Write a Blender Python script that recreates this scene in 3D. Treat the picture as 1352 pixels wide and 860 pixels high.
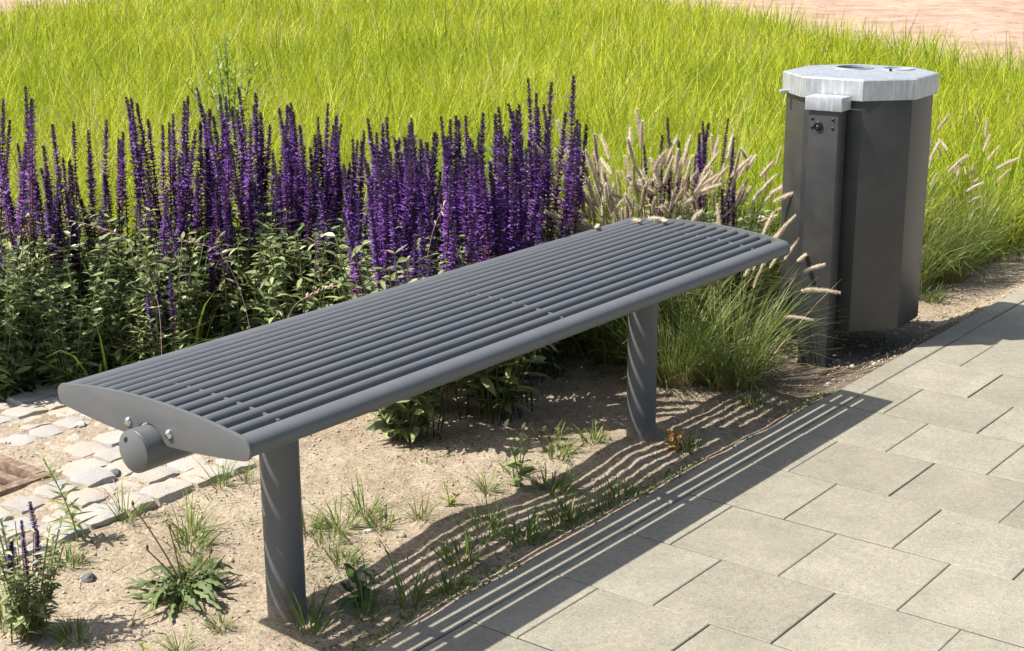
import bpy, bmesh, math, random
import numpy as np
from mathutils import Vector, Matrix

random.seed(11)
RNG = np.random.default_rng(7)
for o in list(bpy.data.objects):
    bpy.data.objects.remove(o)
scene = bpy.context.scene
COL = scene.collection

# ------------------------------------------------------------------ camera
YAW, PITCH, ROLL = 0.6637, 0.2737, -0.0059
CAM = Vector((-2.7118, -1.3805, 1.2754))
fw = Vector((math.cos(PITCH)*math.cos(YAW), math.cos(PITCH)*math.sin(YAW), -math.sin(PITCH)))
rt0 = Vector((math.sin(YAW), -math.cos(YAW), 0))
up0 = rt0.cross(fw)
rt = rt0*math.cos(ROLL) + up0*math.sin(ROLL)
up = up0*math.cos(ROLL) - rt0*math.sin(ROLL)
camd = bpy.data.cameras.new('camera')
camd.sensor_width = 36
camd.lens = 1971.59/1352*36
camd.clip_start = 0.05
camd.clip_end = 2000
cam = bpy.data.objects.new('camera', camd)
COL.objects.link(cam)
M = Matrix((rt, up, -fw)).transposed().to_4x4()
M.translation = CAM
cam.matrix_world = M
scene.camera = cam

# ------------------------------------------------------------------ sky and sun
SUN_DIR = Vector((0.514, -0.479, -1.0)).normalized()      # the way the light travels
ELEV = math.asin(-SUN_DIR.z)
world = bpy.data.worlds.new('World')
scene.world = world
world.use_nodes = True
wn = world.node_tree.nodes
wl = world.node_tree.links
sky = wn.new('ShaderNodeTexSky')
sky.sky_type = 'NISHITA'
sky.sun_disc = False
sky.sun_elevation = ELEV
sky.sun_rotation = math.atan2(-SUN_DIR.x, -SUN_DIR.y)
sky.air_density = 1.0
sky.dust_density = 3.0
bg = wn['Background']
bg.inputs['Strength'].default_value = 0.095
wl.new(sky.outputs[0], bg.inputs[0])
sd = bpy.data.lights.new('sun', 'SUN')
sd.energy = 4.8
sd.angle = math.radians(0.5)
sd.color = (1.0, 0.95, 0.87)
sun = bpy.data.objects.new('sun', sd)
COL.objects.link(sun)
sun.rotation_euler = SUN_DIR.to_track_quat('-Z', 'Y').to_euler()
sun.location = (-6, 3, 8)

scene.view_settings.view_transform = 'Standard'
scene.view_settings.look = 'None'
scene.view_settings.gamma = 1
scene.view_settings.use_curve_mapping = False
scene.view_settings.exposure = 0.62
scene.render.engine = 'CYCLES'
scene.cycles.max_bounces = 6
scene.cycles.diffuse_bounces = 3
scene.cycles.transmission_bounces = 3
scene.cycles.transparent_max_bounces = 4
scene.render.resolution_x = 1024
scene.render.resolution_y = 651

# ------------------------------------------------------------------ helpers
def link(o, parent=None):
    COL.objects.link(o)
    if parent is not None:
        o.parent = parent
    return o

def tag(o, label=None, cat=None, group=None, kind=None):
    if label: o['label'] = label
    if cat: o['category'] = cat
    if group: o['group'] = group
    if kind: o['kind'] = kind
    return o

def empty(name, loc=(0, 0, 0), rz=0.0):
    o = bpy.data.objects.new(name, None)
    o.empty_display_size = 0.05
    o.location = loc
    o.rotation_euler = (0, 0, rz)
    return link(o)

def obj(name, me, parent=None, loc=(0, 0, 0), rot=(0, 0, 0), scale=(1, 1, 1)):
    o = bpy.data.objects.new(name, me)
    o.location = loc
    o.rotation_euler = rot
    o.scale = scale
    return link(o, parent)

def bm_mesh(name, bm, mat, smooth=False, normals=True):
    if normals:
        bmesh.ops.recalc_face_normals(bm, faces=bm.faces[:])
    me = bpy.data.meshes.new(name)
    bm.to_mesh(me)
    bm.free()
    if mat: me.materials.append(mat)
    if smooth:
        for p in me.polygons: p.use_smooth = True
    return me

def smooth_by_angle(me, deg=35):
    """smooth shading with sharp creases"""
    for p in me.polygons: p.use_smooth = True
    bm = bmesh.new(); bm.from_mesh(me)
    lim = math.radians(deg)
    for e in bm.edges:
        if len(e.link_faces) == 2 and e.calc_face_angle(0) > lim:
            e.smooth = False
    bm.to_mesh(me); bm.free()
    return me

def quads_mesh(name, V, F, tint=None, mat=None, smooth=True):
    """V (n,3), F (m,4) numpy -> mesh; tint (n,3) goes to a colour attribute"""
    me = bpy.data.meshes.new(name)
    V = np.ascontiguousarray(V, np.float32); F = np.ascontiguousarray(F, np.int32)
    me.vertices.add(len(V)); me.vertices.foreach_set('co', V.ravel())
    me.loops.add(F.size); me.loops.foreach_set('vertex_index', F.ravel())
    me.polygons.add(len(F))
    me.polygons.foreach_set('loop_start', np.arange(0, F.size, F.shape[1], dtype=np.int32))
    me.polygons.foreach_set('loop_total', np.full(len(F), F.shape[1], np.int32))
    if smooth: me.polygons.foreach_set('use_smooth', np.ones(len(F), bool))
    me.update(calc_edges=True)
    if tint is not None:
        a = me.color_attributes.new('tint', 'FLOAT_COLOR', 'POINT')
        c = np.ones((len(V), 4), np.float32); c[:, :3] = tint
        a.data.foreach_set('color', c.ravel())
    if mat: me.materials.append(mat)
    return me

def ribbons(P, W, S, tint, fold=None):
    """P (N,K,3) centre lines, W (N,K) half widths, S (N,K,3) or (N,1,3) side vectors, tint (N,K,3).
    fold: depth of a centre crease as a share of the width (3 columns) """
    N, K, _ = P.shape
    S = np.broadcast_to(S, P.shape)
    if fold is None:
        V = np.stack([P - S*W[..., None], P + S*W[..., None]], 2).reshape(-1, 3)
        C = 2
    else:
        T = np.gradient(P, axis=1)
        nrm = np.cross(S, T); nrm /= (np.linalg.norm(nrm, axis=2, keepdims=True) + 1e-9)
        mid = P - nrm*(W*fold)[..., None]
        V = np.stack([P - S*W[..., None], mid, P + S*W[..., None]], 2).reshape(-1, 3)
        C = 3
    T3 = np.repeat(tint[:, :, None, :], C, 2).reshape(-1, 3)
    n = np.arange(N)[:, None, None]*(K*C); k = np.arange(K-1)[None, :, None]*C; c = np.arange(C-1)[None, None, :]
    a = n + k + c
    F = np.stack([a, a+1, a+1+C, a+C], -1).reshape(-1, 4)
    return V, F, T3

class Acc:
    def __init__(s): s.V=[]; s.F=[]; s.T=[]; s.n=0
    def add(s, V, F, T):
        s.V.append(V); s.F.append(F + s.n); s.T.append(T); s.n += len(V)
    def mesh(s, name, mat, smooth=True):
        return quads_mesh(name, np.concatenate(s.V), np.concatenate(s.F), np.concatenate(s.T), mat, smooth)

def blade_set(base, az, length, lean, curl, halfw, seed_t, K=4, twist=None):
    """arching grass blades: base (N,3); az lean direction; lean start angle from vertical; curl extra angle at the tip"""
    N = len(base)
    t = np.linspace(0, 1, K)[None, :]
    ang = lean[:, None] + curl[:, None]*t**1.5
    ds = length[:, None]/(K-1)
    dx = np.sin(ang)*ds; dz = np.cos(ang)*ds
    h = np.concatenate([np.zeros((N, 1)), np.cumsum(dx[:, 1:], 1)], 1)
    z = np.concatenate([np.zeros((N, 1)), np.cumsum(dz[:, 1:], 1)], 1)
    P = np.stack([base[:, 0:1] + h*np.cos(az)[:, None], base[:, 1:2] + h*np.sin(az)[:, None], base[:, 2:3] + z], -1)
    sa = az + math.pi/2 + (twist if twist is not None else RNG.normal(0, .7, N))
    S = np.stack([np.cos(sa), np.sin(sa), np.zeros(N)], -1)[:, None, :]
    prof = np.interp(t, [0, .25, .6, 1], [.75, 1, .8, .08])
    W = halfw[:, None]*prof
    T = np.stack([np.repeat(seed_t[:, None], K, 1), np.repeat(t, N, 0), np.zeros((N, K))], -1)
    return ribbons(P, W, S, T)

def leaf_set(base, direc, length, width, droop, rnd, K=4, fold=.35, shape=None, roll=None):
    """lance-shaped leaves starting at base (N,3) along direc (N,3)"""
    N = len(base)
    direc = direc/np.linalg.norm(direc, axis=1, keepdims=True)
    side = np.cross(direc, np.array([0, 0, 1.0])); sn = np.linalg.norm(side, axis=1, keepdims=True)
    side = np.where(sn > 1e-3, side/np.maximum(sn, 1e-6), np.array([[1.0, 0, 0]]))
    if roll is not None:
        nn = np.cross(side, direc)
        side = side*np.cos(roll)[:, None] + nn*np.sin(roll)[:, None]
    t = np.linspace(0, 1, K)[None, :]
    P = base[:, None, :] + direc[:, None, :]*(length[:, None]*t)[..., None]
    P[..., 2] -= (droop*length)[:, None]*t**2
    if shape is None: shape = ([0, .15, .4, .7, 1], [.12, .7, 1, .75, .03])
    W = (width/2)[:, None]*np.interp(t, *shape)
    T = np.stack([np.repeat(rnd[:, None], K, 1), np.repeat(t, N, 0), np.zeros((N, K))], -1)
    return ribbons(P, W, side[:, None, :], T, fold)

def tube_path(pts, rad, sides, tint):
    """tapered tube along pts (K,3) as quads"""
    pts = np.asarray(pts, float); K = len(pts)
    T = np.gradient(pts, axis=0); T /= np.linalg.norm(T, axis=1, keepdims=True) + 1e-9
    ref = np.array([.31, .87, .2]); A = np.cross(T, ref); A /= np.linalg.norm(A, axis=1, keepdims=True) + 1e-9
    B = np.cross(T, A)
    a = np.arange(sides)/sides*2*math.pi
    V = pts[:, None, :] + (A[:, None, :]*np.cos(a)[None, :, None] + B[:, None, :]*np.sin(a)[None, :, None])*np.asarray(rad)[:, None, None]
    i = np.arange(K-1)[:, None]*sides; j = np.arange(sides)[None, :]; j2 = (j+1) % sides
    F = np.stack([i+j, i+j2, i+sides+j2, i+sides+j], -1).reshape(-1, 4)
    tt = np.zeros((K, sides, 3)); tt[:] = tint; tt[..., 1] = np.linspace(0, 1, K)[:, None]
    return V.reshape(-1, 3), F, tt.reshape(-1, 3)

# value noise on a lattice
_lat = np.random.default_rng(3).random((256, 256))
def vnoise(x, y):
    x = np.asarray(x, float); y = np.asarray(y, float)
    xi = np.floor(x).astype(int); yi = np.floor(y).astype(int)
    fx = x-xi; fy = y-yi
    fx = fx*fx*(3-2*fx); fy = fy*fy*(3-2*fy)
    g = lambda i, j: _lat[i % 256, j % 256]
    return ((g(xi, yi)*(1-fx)+g(xi+1, yi)*fx)*(1-fy) + (g(xi, yi+1)*(1-fx)+g(xi+1, yi+1)*fx)*fy)*2-1

# ------------------------------------------------------------------ materials
def new_mat(name):
    m = bpy.data.materials.new(name)
    m.use_nodes = True
    nt = m.node_tree
    return m, nt, nt.nodes['Principled BSDF'], nt.links

def ramp(nt, stops, interp='LINEAR'):
    r = nt.nodes.new('ShaderNodeValToRGB')
    r.color_ramp.interpolation = interp
    e = r.color_ramp.elements
    while len(e) > 1: e.remove(e[-1])
    e[0].position = stops[0][0]; e[0].color = (*stops[0][1], 1)
    for p, c in stops[1:]:
        x = e.new(p); x.color = (*c, 1)
    return r

def noise(nt, vec, scale, detail=3, rough=.55):
    n = nt.nodes.new('ShaderNodeTexNoise')
    n.inputs['Scale'].default_value = scale
    n.inputs['Detail'].default_value = detail
    n.inputs['Roughness'].default_value = rough
    if vec is not None: nt.links.new(vec, n.inputs['Vector'])
    return n

def mixc(nt, fac, a, b, mode='MIX'):
    n = nt.nodes.new('ShaderNodeMix'); n.data_type = 'RGBA'; n.blend_type = mode
    for s, v in ((0, fac), (6, a), (7, b)):
        if hasattr(v, 'is_output'): nt.links.new(v, n.inputs[s])
        elif s == 0: n.inputs[0].default_value = v
        else: n.inputs[s].default_value = (*v, 1)
    return n.outputs[2]

def mth(nt, op, a, b=0.0, clamp=False):
    n = nt.nodes.new('ShaderNodeMath'); n.operation = op; n.use_clamp = clamp
    for i, v in enumerate((a, b)):
        if hasattr(v, 'is_output'): nt.links.new(v, n.inputs[i])
        else: n.inputs[i].default_value = v
    return n.outputs[0]

def bump(nt, h, strength, dist, prev=None):
    b = nt.nodes.new('ShaderNodeBump')
    b.inputs['Strength'].default_value = strength
    b.inputs['Distance'].default_value = dist
    nt.links.new(h, b.inputs['Height'])
    if prev is not None: nt.links.new(prev, b.inputs['Normal'])
    return b.outputs[0]

def obj_vec(nt, rnd=True):
    """object coordinates shifted at random for every object"""
    tc = nt.nodes.new('ShaderNodeTexCoord')
    if not rnd: return tc.outputs['Object']
    oi = nt.nodes.new('ShaderNodeObjectInfo')
    v = nt.nodes.new('ShaderNodeVectorMath'); v.operation = 'MULTIPLY_ADD'
    cb = nt.nodes.new('ShaderNodeCombineXYZ')
    for i in range(3): nt.links.new(mth(nt, 'MULTIPLY', oi.outputs['Random'], 17.0+9*i), cb.inputs[i])
    nt.links.new(tc.outputs['Object'], v.inputs[0])
    v.inputs[1].default_value = (1, 1, 1)
    nt.links.new(cb.outputs[0], v.inputs[2])
    return v.outputs[0]

def geo_pos(nt):
    return nt.nodes.new('ShaderNodeNewGeometry').outputs['Position']

def leaf_mat(name, c_a, c_b, c_base=None, base_pow=(0, .35), trans=.35, rough=.5, spec=.35, c_tip=None, dry=None):
    """colour runs between c_a and c_b blade by blade; c_base near the root; light shines through"""
    m, nt, p, L = new_mat(name)
    at = nt.nodes.new('ShaderNodeAttribute'); at.attribute_name = 'tint'
    sp = nt.nodes.new('ShaderNodeSeparateColor'); L.new(at.outputs['Color'], sp.inputs[0])
    c = mixc(nt, sp.outputs[0], c_a, c_b)
    if dry is not None:
        r = ramp(nt, [(0, (0, 0, 0)), (1-dry[1]-.02, (0, 0, 0)), (1-dry[1], (1, 1, 1))])
        L.new(sp.outputs[0], r.inputs[0])
        c = mixc(nt, r.outputs[0], c, dry[0])
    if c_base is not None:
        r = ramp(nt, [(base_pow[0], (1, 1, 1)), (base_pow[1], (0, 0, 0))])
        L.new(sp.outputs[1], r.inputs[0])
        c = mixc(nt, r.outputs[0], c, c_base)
    if c_tip is not None:
        r = ramp(nt, [(.7, (0, 0, 0)), (1, (1, 1, 1))])
        L.new(sp.outputs[1], r.inputs[0])
        c = mixc(nt, r.outputs[0], c, c_tip)
    L.new(c, p.inputs['Base Color'])
    p.inputs['Roughness'].default_value = rough
    p.inputs['Specular IOR Level'].default_value = spec
    if trans > 0:
        tr = nt.nodes.new('ShaderNodeBsdfTranslucent')
        g = nt.nodes.new('ShaderNodeGamma'); g.inputs[1].default_value = .85
        L.new(c, g.inputs[0]); L.new(g.outputs[0], tr.inputs['Color'])
        mx = nt.nodes.new('ShaderNodeMixShader'); mx.inputs[0].default_value = trans
        L.new(p.outputs[0], mx.inputs[1]); L.new(tr.outputs[0], mx.inputs[2])
        L.new(mx.outputs[0], nt.nodes['Material Output'].inputs['Surface'])
    return m

def mat_paint(name, col, rough=.42, metallic=.25, wear=.04, spec=1.0, coat=.7, mud=False):
    m, nt, p, L = new_mat(name)
    v = obj_vec(nt)
    n1 = noise(nt, v, 900, 2); n2 = noise(nt, v, 14, 4)
    c1 = mixc(nt, n1.outputs[0], tuple(x*.82 for x in col), tuple(x*1.2 for x in col))
    dust = ramp(nt, [(.42, (0, 0, 0)), (.8, (1, 1, 1))]); L.new(n2.outputs[0], dust.inputs[0])
    f = mth(nt, 'MULTIPLY', dust.outputs[0], wear*4)
    c2 = mixc(nt, f, c1, (.33, .30, .25))
    if mud:      # dried splashes on the foot of the posts
        gz_ = nt.nodes.new('ShaderNodeSeparateXYZ'); gp = geo_pos(nt); L.new(gp, gz_.inputs[0])
        n3 = noise(nt, gp, 70, 4, .7)
        mr = nt.nodes.new('ShaderNodeMapRange'); mr.inputs[1].default_value = .045; mr.inputs[2].default_value = -.055
        L.new(gz_.outputs[2], mr.inputs[0])
        ms = ramp(nt, [(.62, (0, 0, 0)), (.80, (1, 1, 1))]); L.new(mth(nt, 'ADD', mth(nt, 'MULTIPLY', mr.outputs[0], .5), mth(nt, 'MULTIPLY', n3.outputs[0], .7)), ms.inputs[0])
        c2 = mixc(nt, mth(nt, 'MULTIPLY', mth(nt, 'MULTIPLY', ms.outputs[0], mr.outputs[0]), .8), c2, (.34, .27, .19))
    L.new(c2, p.inputs['Base Color'])
    p.inputs['Metallic'].default_value = metallic
    p.inputs['Specular IOR Level'].default_value = spec
    p.inputs['Coat Weight'].default_value = coat
    p.inputs['Coat Roughness'].default_value = .3
    rr = nt.nodes.new('ShaderNodeMapRange'); L.new(n2.outputs[0], rr.inputs[0])
    rr.inputs[3].default_value = rough-.06; rr.inputs[4].default_value = rough+.12
    L.new(rr.outputs[0], p.inputs['Roughness'])
    L.new(bump(nt, n1.outputs[0], .06, .0006), p.inputs['Normal'])
    return m

PAINT = mat_paint('anthracite_paint', (.120, .128, .136), .42, .0, .02, .4, 0, True)
PAINT_BIN = mat_paint('bin_anthracite_paint', (.036, .037, .039), .42, .05, .02, .6, .2)

def mat_galv():
    m, nt, p, L = new_mat('galvanised_steel')
    v = obj_vec(nt, False)
    mp = nt.nodes.new('ShaderNodeMapping'); mp.inputs['Scale'].default_value = (60, 60, 7); L.new(v, mp.inputs[0])
    n1 = noise(nt, mp.outputs[0], 1.6, 4, .65)
    n2 = noise(nt, v, 30, 5, .6)
    vo = nt.nodes.new('ShaderNodeTexVoronoi'); vo.inputs['Scale'].default_value = 55; L.new(v, vo.inputs['Vector'])
    r1 = ramp(nt, [(.3, (.45, .48, .51)), (.52, (.56, .59, .62)), (.70, (.76, .78, .79))]); L.new(n1.outputs[0], r1.inputs[0])
    r2 = ramp(nt, [(.35, (.88, .89, .90)), (.65, (1, 1, 1))]); L.new(n2.outputs[0], r2.inputs[0])
    c = mixc(nt, 1.0, r1.outputs[0], r2.outputs[0], 'MULTIPLY')
    gs = nt.nodes.new('ShaderNodeRGBToBW'); L.new(vo.outputs['Color'], gs.inputs[0])
    c = mixc(nt, .15, c, gs.outputs[0], 'SOFT_LIGHT')
    L.new(c, p.inputs['Base Color'])
    p.inputs['Metallic'].default_value = .55
    p.inputs['Roughness'].default_value = .48
    L.new(bump(nt, n2.outputs[0], .12, .002), p.inputs['Normal'])
    return m
GALV = mat_galv()

def mat_simple(name, col, rough=.5, metallic=0.0):
    m, nt, p, L = new_mat(name)
    v = obj_vec(nt)
    n = noise(nt, v, 120, 3)
    L.new(mixc(nt, n.outputs[0], tuple(x*.8 for x in col), tuple(min(1, x*1.2) for x in col)), p.inputs['Base Color'])
    p.inputs['Roughness'].default_value = rough
    p.inputs['Metallic'].default_value = metallic
    return m
STEEL = mat_simple('stainless_steel', (.66, .66, .64), .18, 1.0)
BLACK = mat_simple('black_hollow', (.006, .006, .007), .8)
LOCK = mat_simple('dark_lock_metal', (.05, .05, .055), .3, .8)

def mat_concrete(name, brick=False):
    m, nt, p, L = new_mat(name)
    v = obj_vec(nt) if not brick else geo_pos(nt)
    oi = nt.nodes.new('ShaderNodeObjectInfo')
    big = noise(nt, v, 7, 4, .6); mid = noise(nt, v, 70, 3, .6)
    fine = noise(nt, v, 280, 3, .75)
    sp = nt.nodes.new('ShaderNodeTexVoronoi'); sp.inputs['Scale'].default_value = 230; L.new(v, sp.inputs['Vector'])
    r = ramp(nt, [(.25, (.275, .256, .202)), (.5, (.325, .303, .24)), (.75, (.375, .35, .28))]); L.new(big.outputs[0], r.inputs[0])
    r2 = ramp(nt, [(.3, (.70, .70, .69)), (.52, (1, 1, 1)), (.72, (1.14, 1.14, 1.13))]); L.new(fine.outputs[0], r2.inputs[0])
    c = mixc(nt, 1.0, r.outputs[0], r2.outputs[0], 'MULTIPLY')
    r3 = ramp(nt, [(.3, (.88, .88, .88)), (.7, (1.05, 1.05, 1.05))]); L.new(mid.outputs[0], r3.inputs[0])
    c = mixc(nt, 1.0, c, r3.outputs[0], 'MULTIPLY')
    # single grains, some pale, some dark
    hs = nt.nodes.new('ShaderNodeSeparateColor'); L.new(sp.outputs['Color'], hs.inputs[0])
    r4 = ramp(nt, [(0, (.62, .60, .56)), (.12, (.95, .95, .95)), (.86, (1, 1, 1)), (1, (1.25, 1.25, 1.22))]); L.new(hs.outputs[0], r4.inputs[0])
    c = mixc(nt, .5, c, r4.outputs[0], 'MULTIPLY')
    if not brick:
        r5 = ramp(nt, [(0, (.90, .895, .88)), (1, (1.06, 1.06, 1.06))]); L.new(oi.outputs['Random'], r5.inputs[0])
        c = mixc(nt, 1.0, c, r5.outputs[0], 'MULTIPLY')
    else:
        bk = nt.nodes.new('ShaderNodeTexBrick'); L.new(v, bk.inputs['Vector'])
        mp = nt.nodes.new('ShaderNodeMapping'); mp.inputs['Rotation'].default_value = (0, 0, math.pi/2); L.new(v, mp.inputs[0]); L.new(mp.outputs[0], bk.inputs['Vector'])
        bk.inputs['Scale'].default_value = 1; bk.inputs['Brick Width'].default_value = .25; bk.inputs['Row Height'].default_value = .2591
        bk.inputs['Mortar Size'].default_value = .003
        for k, cc in (('Color1', (1, 1, 1, 1)), ('Color2', (.94, .94, .94, 1)), ('Mortar', (.4, .38, .35, 1))): bk.inputs[k].default_value = cc
        c = mixc(nt, 1.0, c, bk.outputs['Color'], 'MULTIPLY')
    L.new(c, p.inputs['Base Color'])
    p.inputs['Roughness'].default_value = .9
    p.inputs['Specular IOR Level'].default_value = .25
    b1 = bump(nt, fine.outputs[0], .35, .0012)
    L.new(bump(nt, mid.outputs[0], .2, .002, b1), p.inputs['Normal'])
    return m
CONCRETE = mat_concrete('concrete_paving')
CONCRETE_FAR = mat_concrete('concrete_paving_far', True)

def mat_ground():
    m, nt, p, L = new_mat('sandy_soil')
    v = geo_pos(nt)
    a = noise(nt, v, 2.2, 5, .6); b = noise(nt, v, 16, 5, .65); c_ = noise(nt, v, 110, 4, .7); d = noise(nt, v, 520, 2, .6)
    r = ramp(nt, [(.30, (.265, .212, .15)), (.48, (.37, .305, .225)), (.66, (.48, .405, .31))])
    mixv = mth(nt, 'ADD', mth(nt, 'MULTIPLY', a.outputs[0], .5), mth(nt, 'MULTIPLY', b.outputs[0], .5))
    L.new(mixv, r.inputs[0])
    r2 = ramp(nt, [(.28, (.55, .52, .48)), (.5, (1, 1, 1)), (.72, (1.2, 1.19, 1.16))]); L.new(c_.outputs[0], r2.inputs[0])
    c = mixc(nt, 1.0, r.outputs[0], r2.outputs[0], 'MULTIPLY')
    vo = nt.nodes.new('ShaderNodeTexVoronoi'); vo.inputs['Scale'].default_value = 210; L.new(v, vo.inputs['Vector'])
    hs = nt.nodes.new('ShaderNodeSeparateColor'); L.new(vo.outputs['Color'], hs.inputs[0])
    r4 = ramp(nt, [(0, (.55, .52, .5)), (.15, (.95, .95, .95)), (.85, (1, 1, 1)), (1, (1.4, 1.38, 1.35))]); L.new(hs.outputs[0], r4.inputs[0])
    c = mixc(nt, .8, c, r4.outputs[0], 'MULTIPLY')
    # damp, humus-rich patches: finer dark crumbs
    e = noise(nt, v, 5.5, 4, .7)
    r5 = ramp(nt, [(.56, (0, 0, 0)), (.70, (1, 1, 1))]); L.new(e.outputs[0], r5.inputs[0])
    c = mixc(nt, mth(nt, 'MULTIPLY', r5.outputs[0], .55), c, (.15, .115, .08))
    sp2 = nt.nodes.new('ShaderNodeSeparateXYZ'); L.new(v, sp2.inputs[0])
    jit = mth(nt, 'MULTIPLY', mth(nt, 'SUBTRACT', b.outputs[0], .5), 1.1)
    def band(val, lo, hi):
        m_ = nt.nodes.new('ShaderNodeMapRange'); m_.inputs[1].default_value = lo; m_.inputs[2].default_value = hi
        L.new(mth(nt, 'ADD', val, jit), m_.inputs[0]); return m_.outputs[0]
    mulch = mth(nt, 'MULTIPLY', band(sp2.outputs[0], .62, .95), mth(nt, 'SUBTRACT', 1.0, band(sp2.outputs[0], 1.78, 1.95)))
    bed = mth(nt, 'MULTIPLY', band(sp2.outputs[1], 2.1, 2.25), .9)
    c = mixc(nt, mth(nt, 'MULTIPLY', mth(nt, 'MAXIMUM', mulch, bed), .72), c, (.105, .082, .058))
    # the open ground beyond the meadow is a pinker, coarser sand
    sx = nt.nodes.new('ShaderNodeSeparateXYZ'); L.new(v, sx.inputs[0])
    far = nt.nodes.new('ShaderNodeMapRange'); far.inputs[1].default_value = 9.5; far.inputs[2].default_value = 11.5
    L.new(mth(nt, 'ADD', sx.outputs[0], mth(nt, 'MULTIPLY', sx.outputs[1], .55)), far.inputs[0])
    pf = noise(nt, v, 1.6, 6, .72); pr = ramp(nt, [(.3, (.30, .185, .135)), (.46, (.44, .30, .225)), (.6, (.53, .37, .285)), (.75, (.58, .44, .355))]); L.new(pf.outputs[0], pr.inputs[0])
    mpz = nt.nodes.new('ShaderNodeMapping'); mpz.inputs['Rotation'].default_value = (0, 0, .3); L.new(v, mpz.inputs[0])
    pg = noise(nt, mpz.outputs[0], 7, 4, .7); pr2 = ramp(nt, [(.33, (.5, .46, .42)), (.43, (1, 1, 1))]); L.new(pg.outputs[0], pr2.inputs[0])
    pc = mixc(nt, 1.0, pr.outputs[0], pr2.outputs[0], 'MULTIPLY')
    c = mixc(nt, far.outputs[0], c, pc)
    L.new(c, p.inputs['Base Color'])
    p.inputs['Roughness'].default_value = .95
    p.inputs['Specular IOR Level'].default_value = .15
    b1 = bump(nt, d.outputs[0], .5, .002)
    b2 = bump(nt, c_.outputs[0], .7, .007, b1)
    L.new(bump(nt, b.outputs[0], .5, .02, b2), p.inputs['Normal'])
    return m
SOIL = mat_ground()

def mat_granite():
    m, nt, p, L = new_mat('granite_sett')
    v = obj_vec(nt); g = geo_pos(nt)
    n1 = noise(nt, v, 160, 4, .7); n2 = noise(nt, v, 22, 4, .6); n3 = noise(nt, g, 9, 4, .65); n4 = noise(nt, g, 70, 3, .7)
    oi = nt.nodes.new('ShaderNodeObjectInfo')
    r = ramp(nt, [(.28, (.11, .108, .105)), (.40, (.31, .305, .295)), (.52, (.46, .45, .43)), (.68, (.64, .63, .60))]); L.new(n1.outputs[0], r.inputs[0])
    ro = ramp(nt, [(0, (.86, .86, .88)), (.5, (.97, .96, .94)), (1, (1.06, 1.05, 1.03))]); L.new(oi.outputs['Random'], ro.inputs[0])
    c = mixc(nt, 1.0, r.outputs[0], ro.outputs[0], 'MULTIPLY')
    # blown sand lying on the stones
    f = mth(nt, 'ADD', mth(nt, 'MULTIPLY', n3.outputs[0], .6), mth(nt, 'MULTIPLY', n4.outputs[0], .4))
    fr = ramp(nt, [(.45, (0, 0, 0)), (.55, (1, 1, 1))]); L.new(f, fr.inputs[0])
    c = mixc(nt, mth(nt, 'MULTIPLY', fr.outputs[0], .8), c, (.50, .42, .32))
    L.new(c, p.inputs['Base Color'])
    p.inputs['Roughness'].default_value = .85
    L.new(bump(nt, n1.outputs[0], .35, .002, bump(nt, n2.outputs[0], .6, .006)), p.inputs['Normal'])
    return m
GRANITE = mat_granite()

def mat_rust():
    m, nt, p, L = new_mat('rusty_iron')
    v = geo_pos(nt)
    n = noise(nt, v, 45, 5, .7)
    r = ramp(nt, [(.3, (.13, .08, .055)), (.5, (.25, .17, .12)), (.68, (.42, .34, .27))]); L.new(n.outputs[0], r.inputs[0])
    L.new(r.outputs[0], p.inputs['Base Color'])
    p.inputs['Roughness'].default_value = .85; p.inputs['Metallic'].default_value = .1
    L.new(bump(nt, n.outputs[0], .5, .003), p.inputs['Normal'])
    return m
RUST = mat_rust()

def mat_crumbs():
    m, nt, p, L = new_mat('crumbs_and_pebbles')
    at = nt.nodes.new('ShaderNodeAttribute'); at.attribute_name = 'tint'
    sp = nt.nodes.new('ShaderNodeSeparateColor'); L.new(at.outputs['Color'], sp.inputs[0])
    r = ramp(nt, [(0, (.20, .155, .105)), (.2, (.36, .285, .20)), (.8, (.50, .41, .30)), (.95, (.50, .45, .38)), (1, (.62, .59, .54))])
    L.new(sp.outputs[0], r.inputs[0]); L.new(r.outputs[0], p.inputs['Base Color'])
    p.inputs['Roughness'].default_value = .95
    return m
CRUMB = mat_crumbs()
STRAW = leaf_mat('dead_straw', (.30, .22, .12), (.52, .43, .27), trans=.1, rough=.7)

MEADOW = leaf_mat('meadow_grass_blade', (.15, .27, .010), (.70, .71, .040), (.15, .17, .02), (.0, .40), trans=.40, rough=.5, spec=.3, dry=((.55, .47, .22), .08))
SALVIA_LEAF = leaf_mat('salvia_leaf', (.08, .125, .04), (.44, .49, .21), None, trans=.2, rough=.42, spec=.6)
GRASS_GREEN = leaf_mat('fountain_grass_blade', (.09, .155, .028), (.32, .39, .10), (.36, .28, .13), (.0, .28), trans=.3, rough=.45, spec=.45, dry=((.46, .38, .2), .1))
TUFT = leaf_mat('tuft_blade', (.07, .14, .02), (.22, .31, .055), (.24, .23, .08), (.0, .25), trans=.3, dry=((.45, .38, .2), .07))
WEED = leaf_mat('weed_leaf', (.085, .14, .03), (.17, .23, .07), None, trans=.25, rough=.5)
DARKWEED = leaf_mat('dark_weed_leaf', (.04, .085, .02), (.09, .15, .035), None, trans=.2, rough=.4, spec=.5)
ROSE = leaf_mat('rosette_leaf', (.045, .085, .02), (.19, .23, .085), None, trans=.1, rough=.6)
LIME = leaf_mat('lime_weed_leaf', (.20, .29, .03), (.34, .42, .07), None, trans=.35)
GREYWEED = leaf_mat('grey_green_weed_leaf', (.17, .25, .06), (.36, .43, .17), None, trans=.3)
ORANGE = leaf_mat('withered_leaf', (.42, .17, .05), (.62, .40, .17), None, trans=.25, rough=.7)
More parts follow.
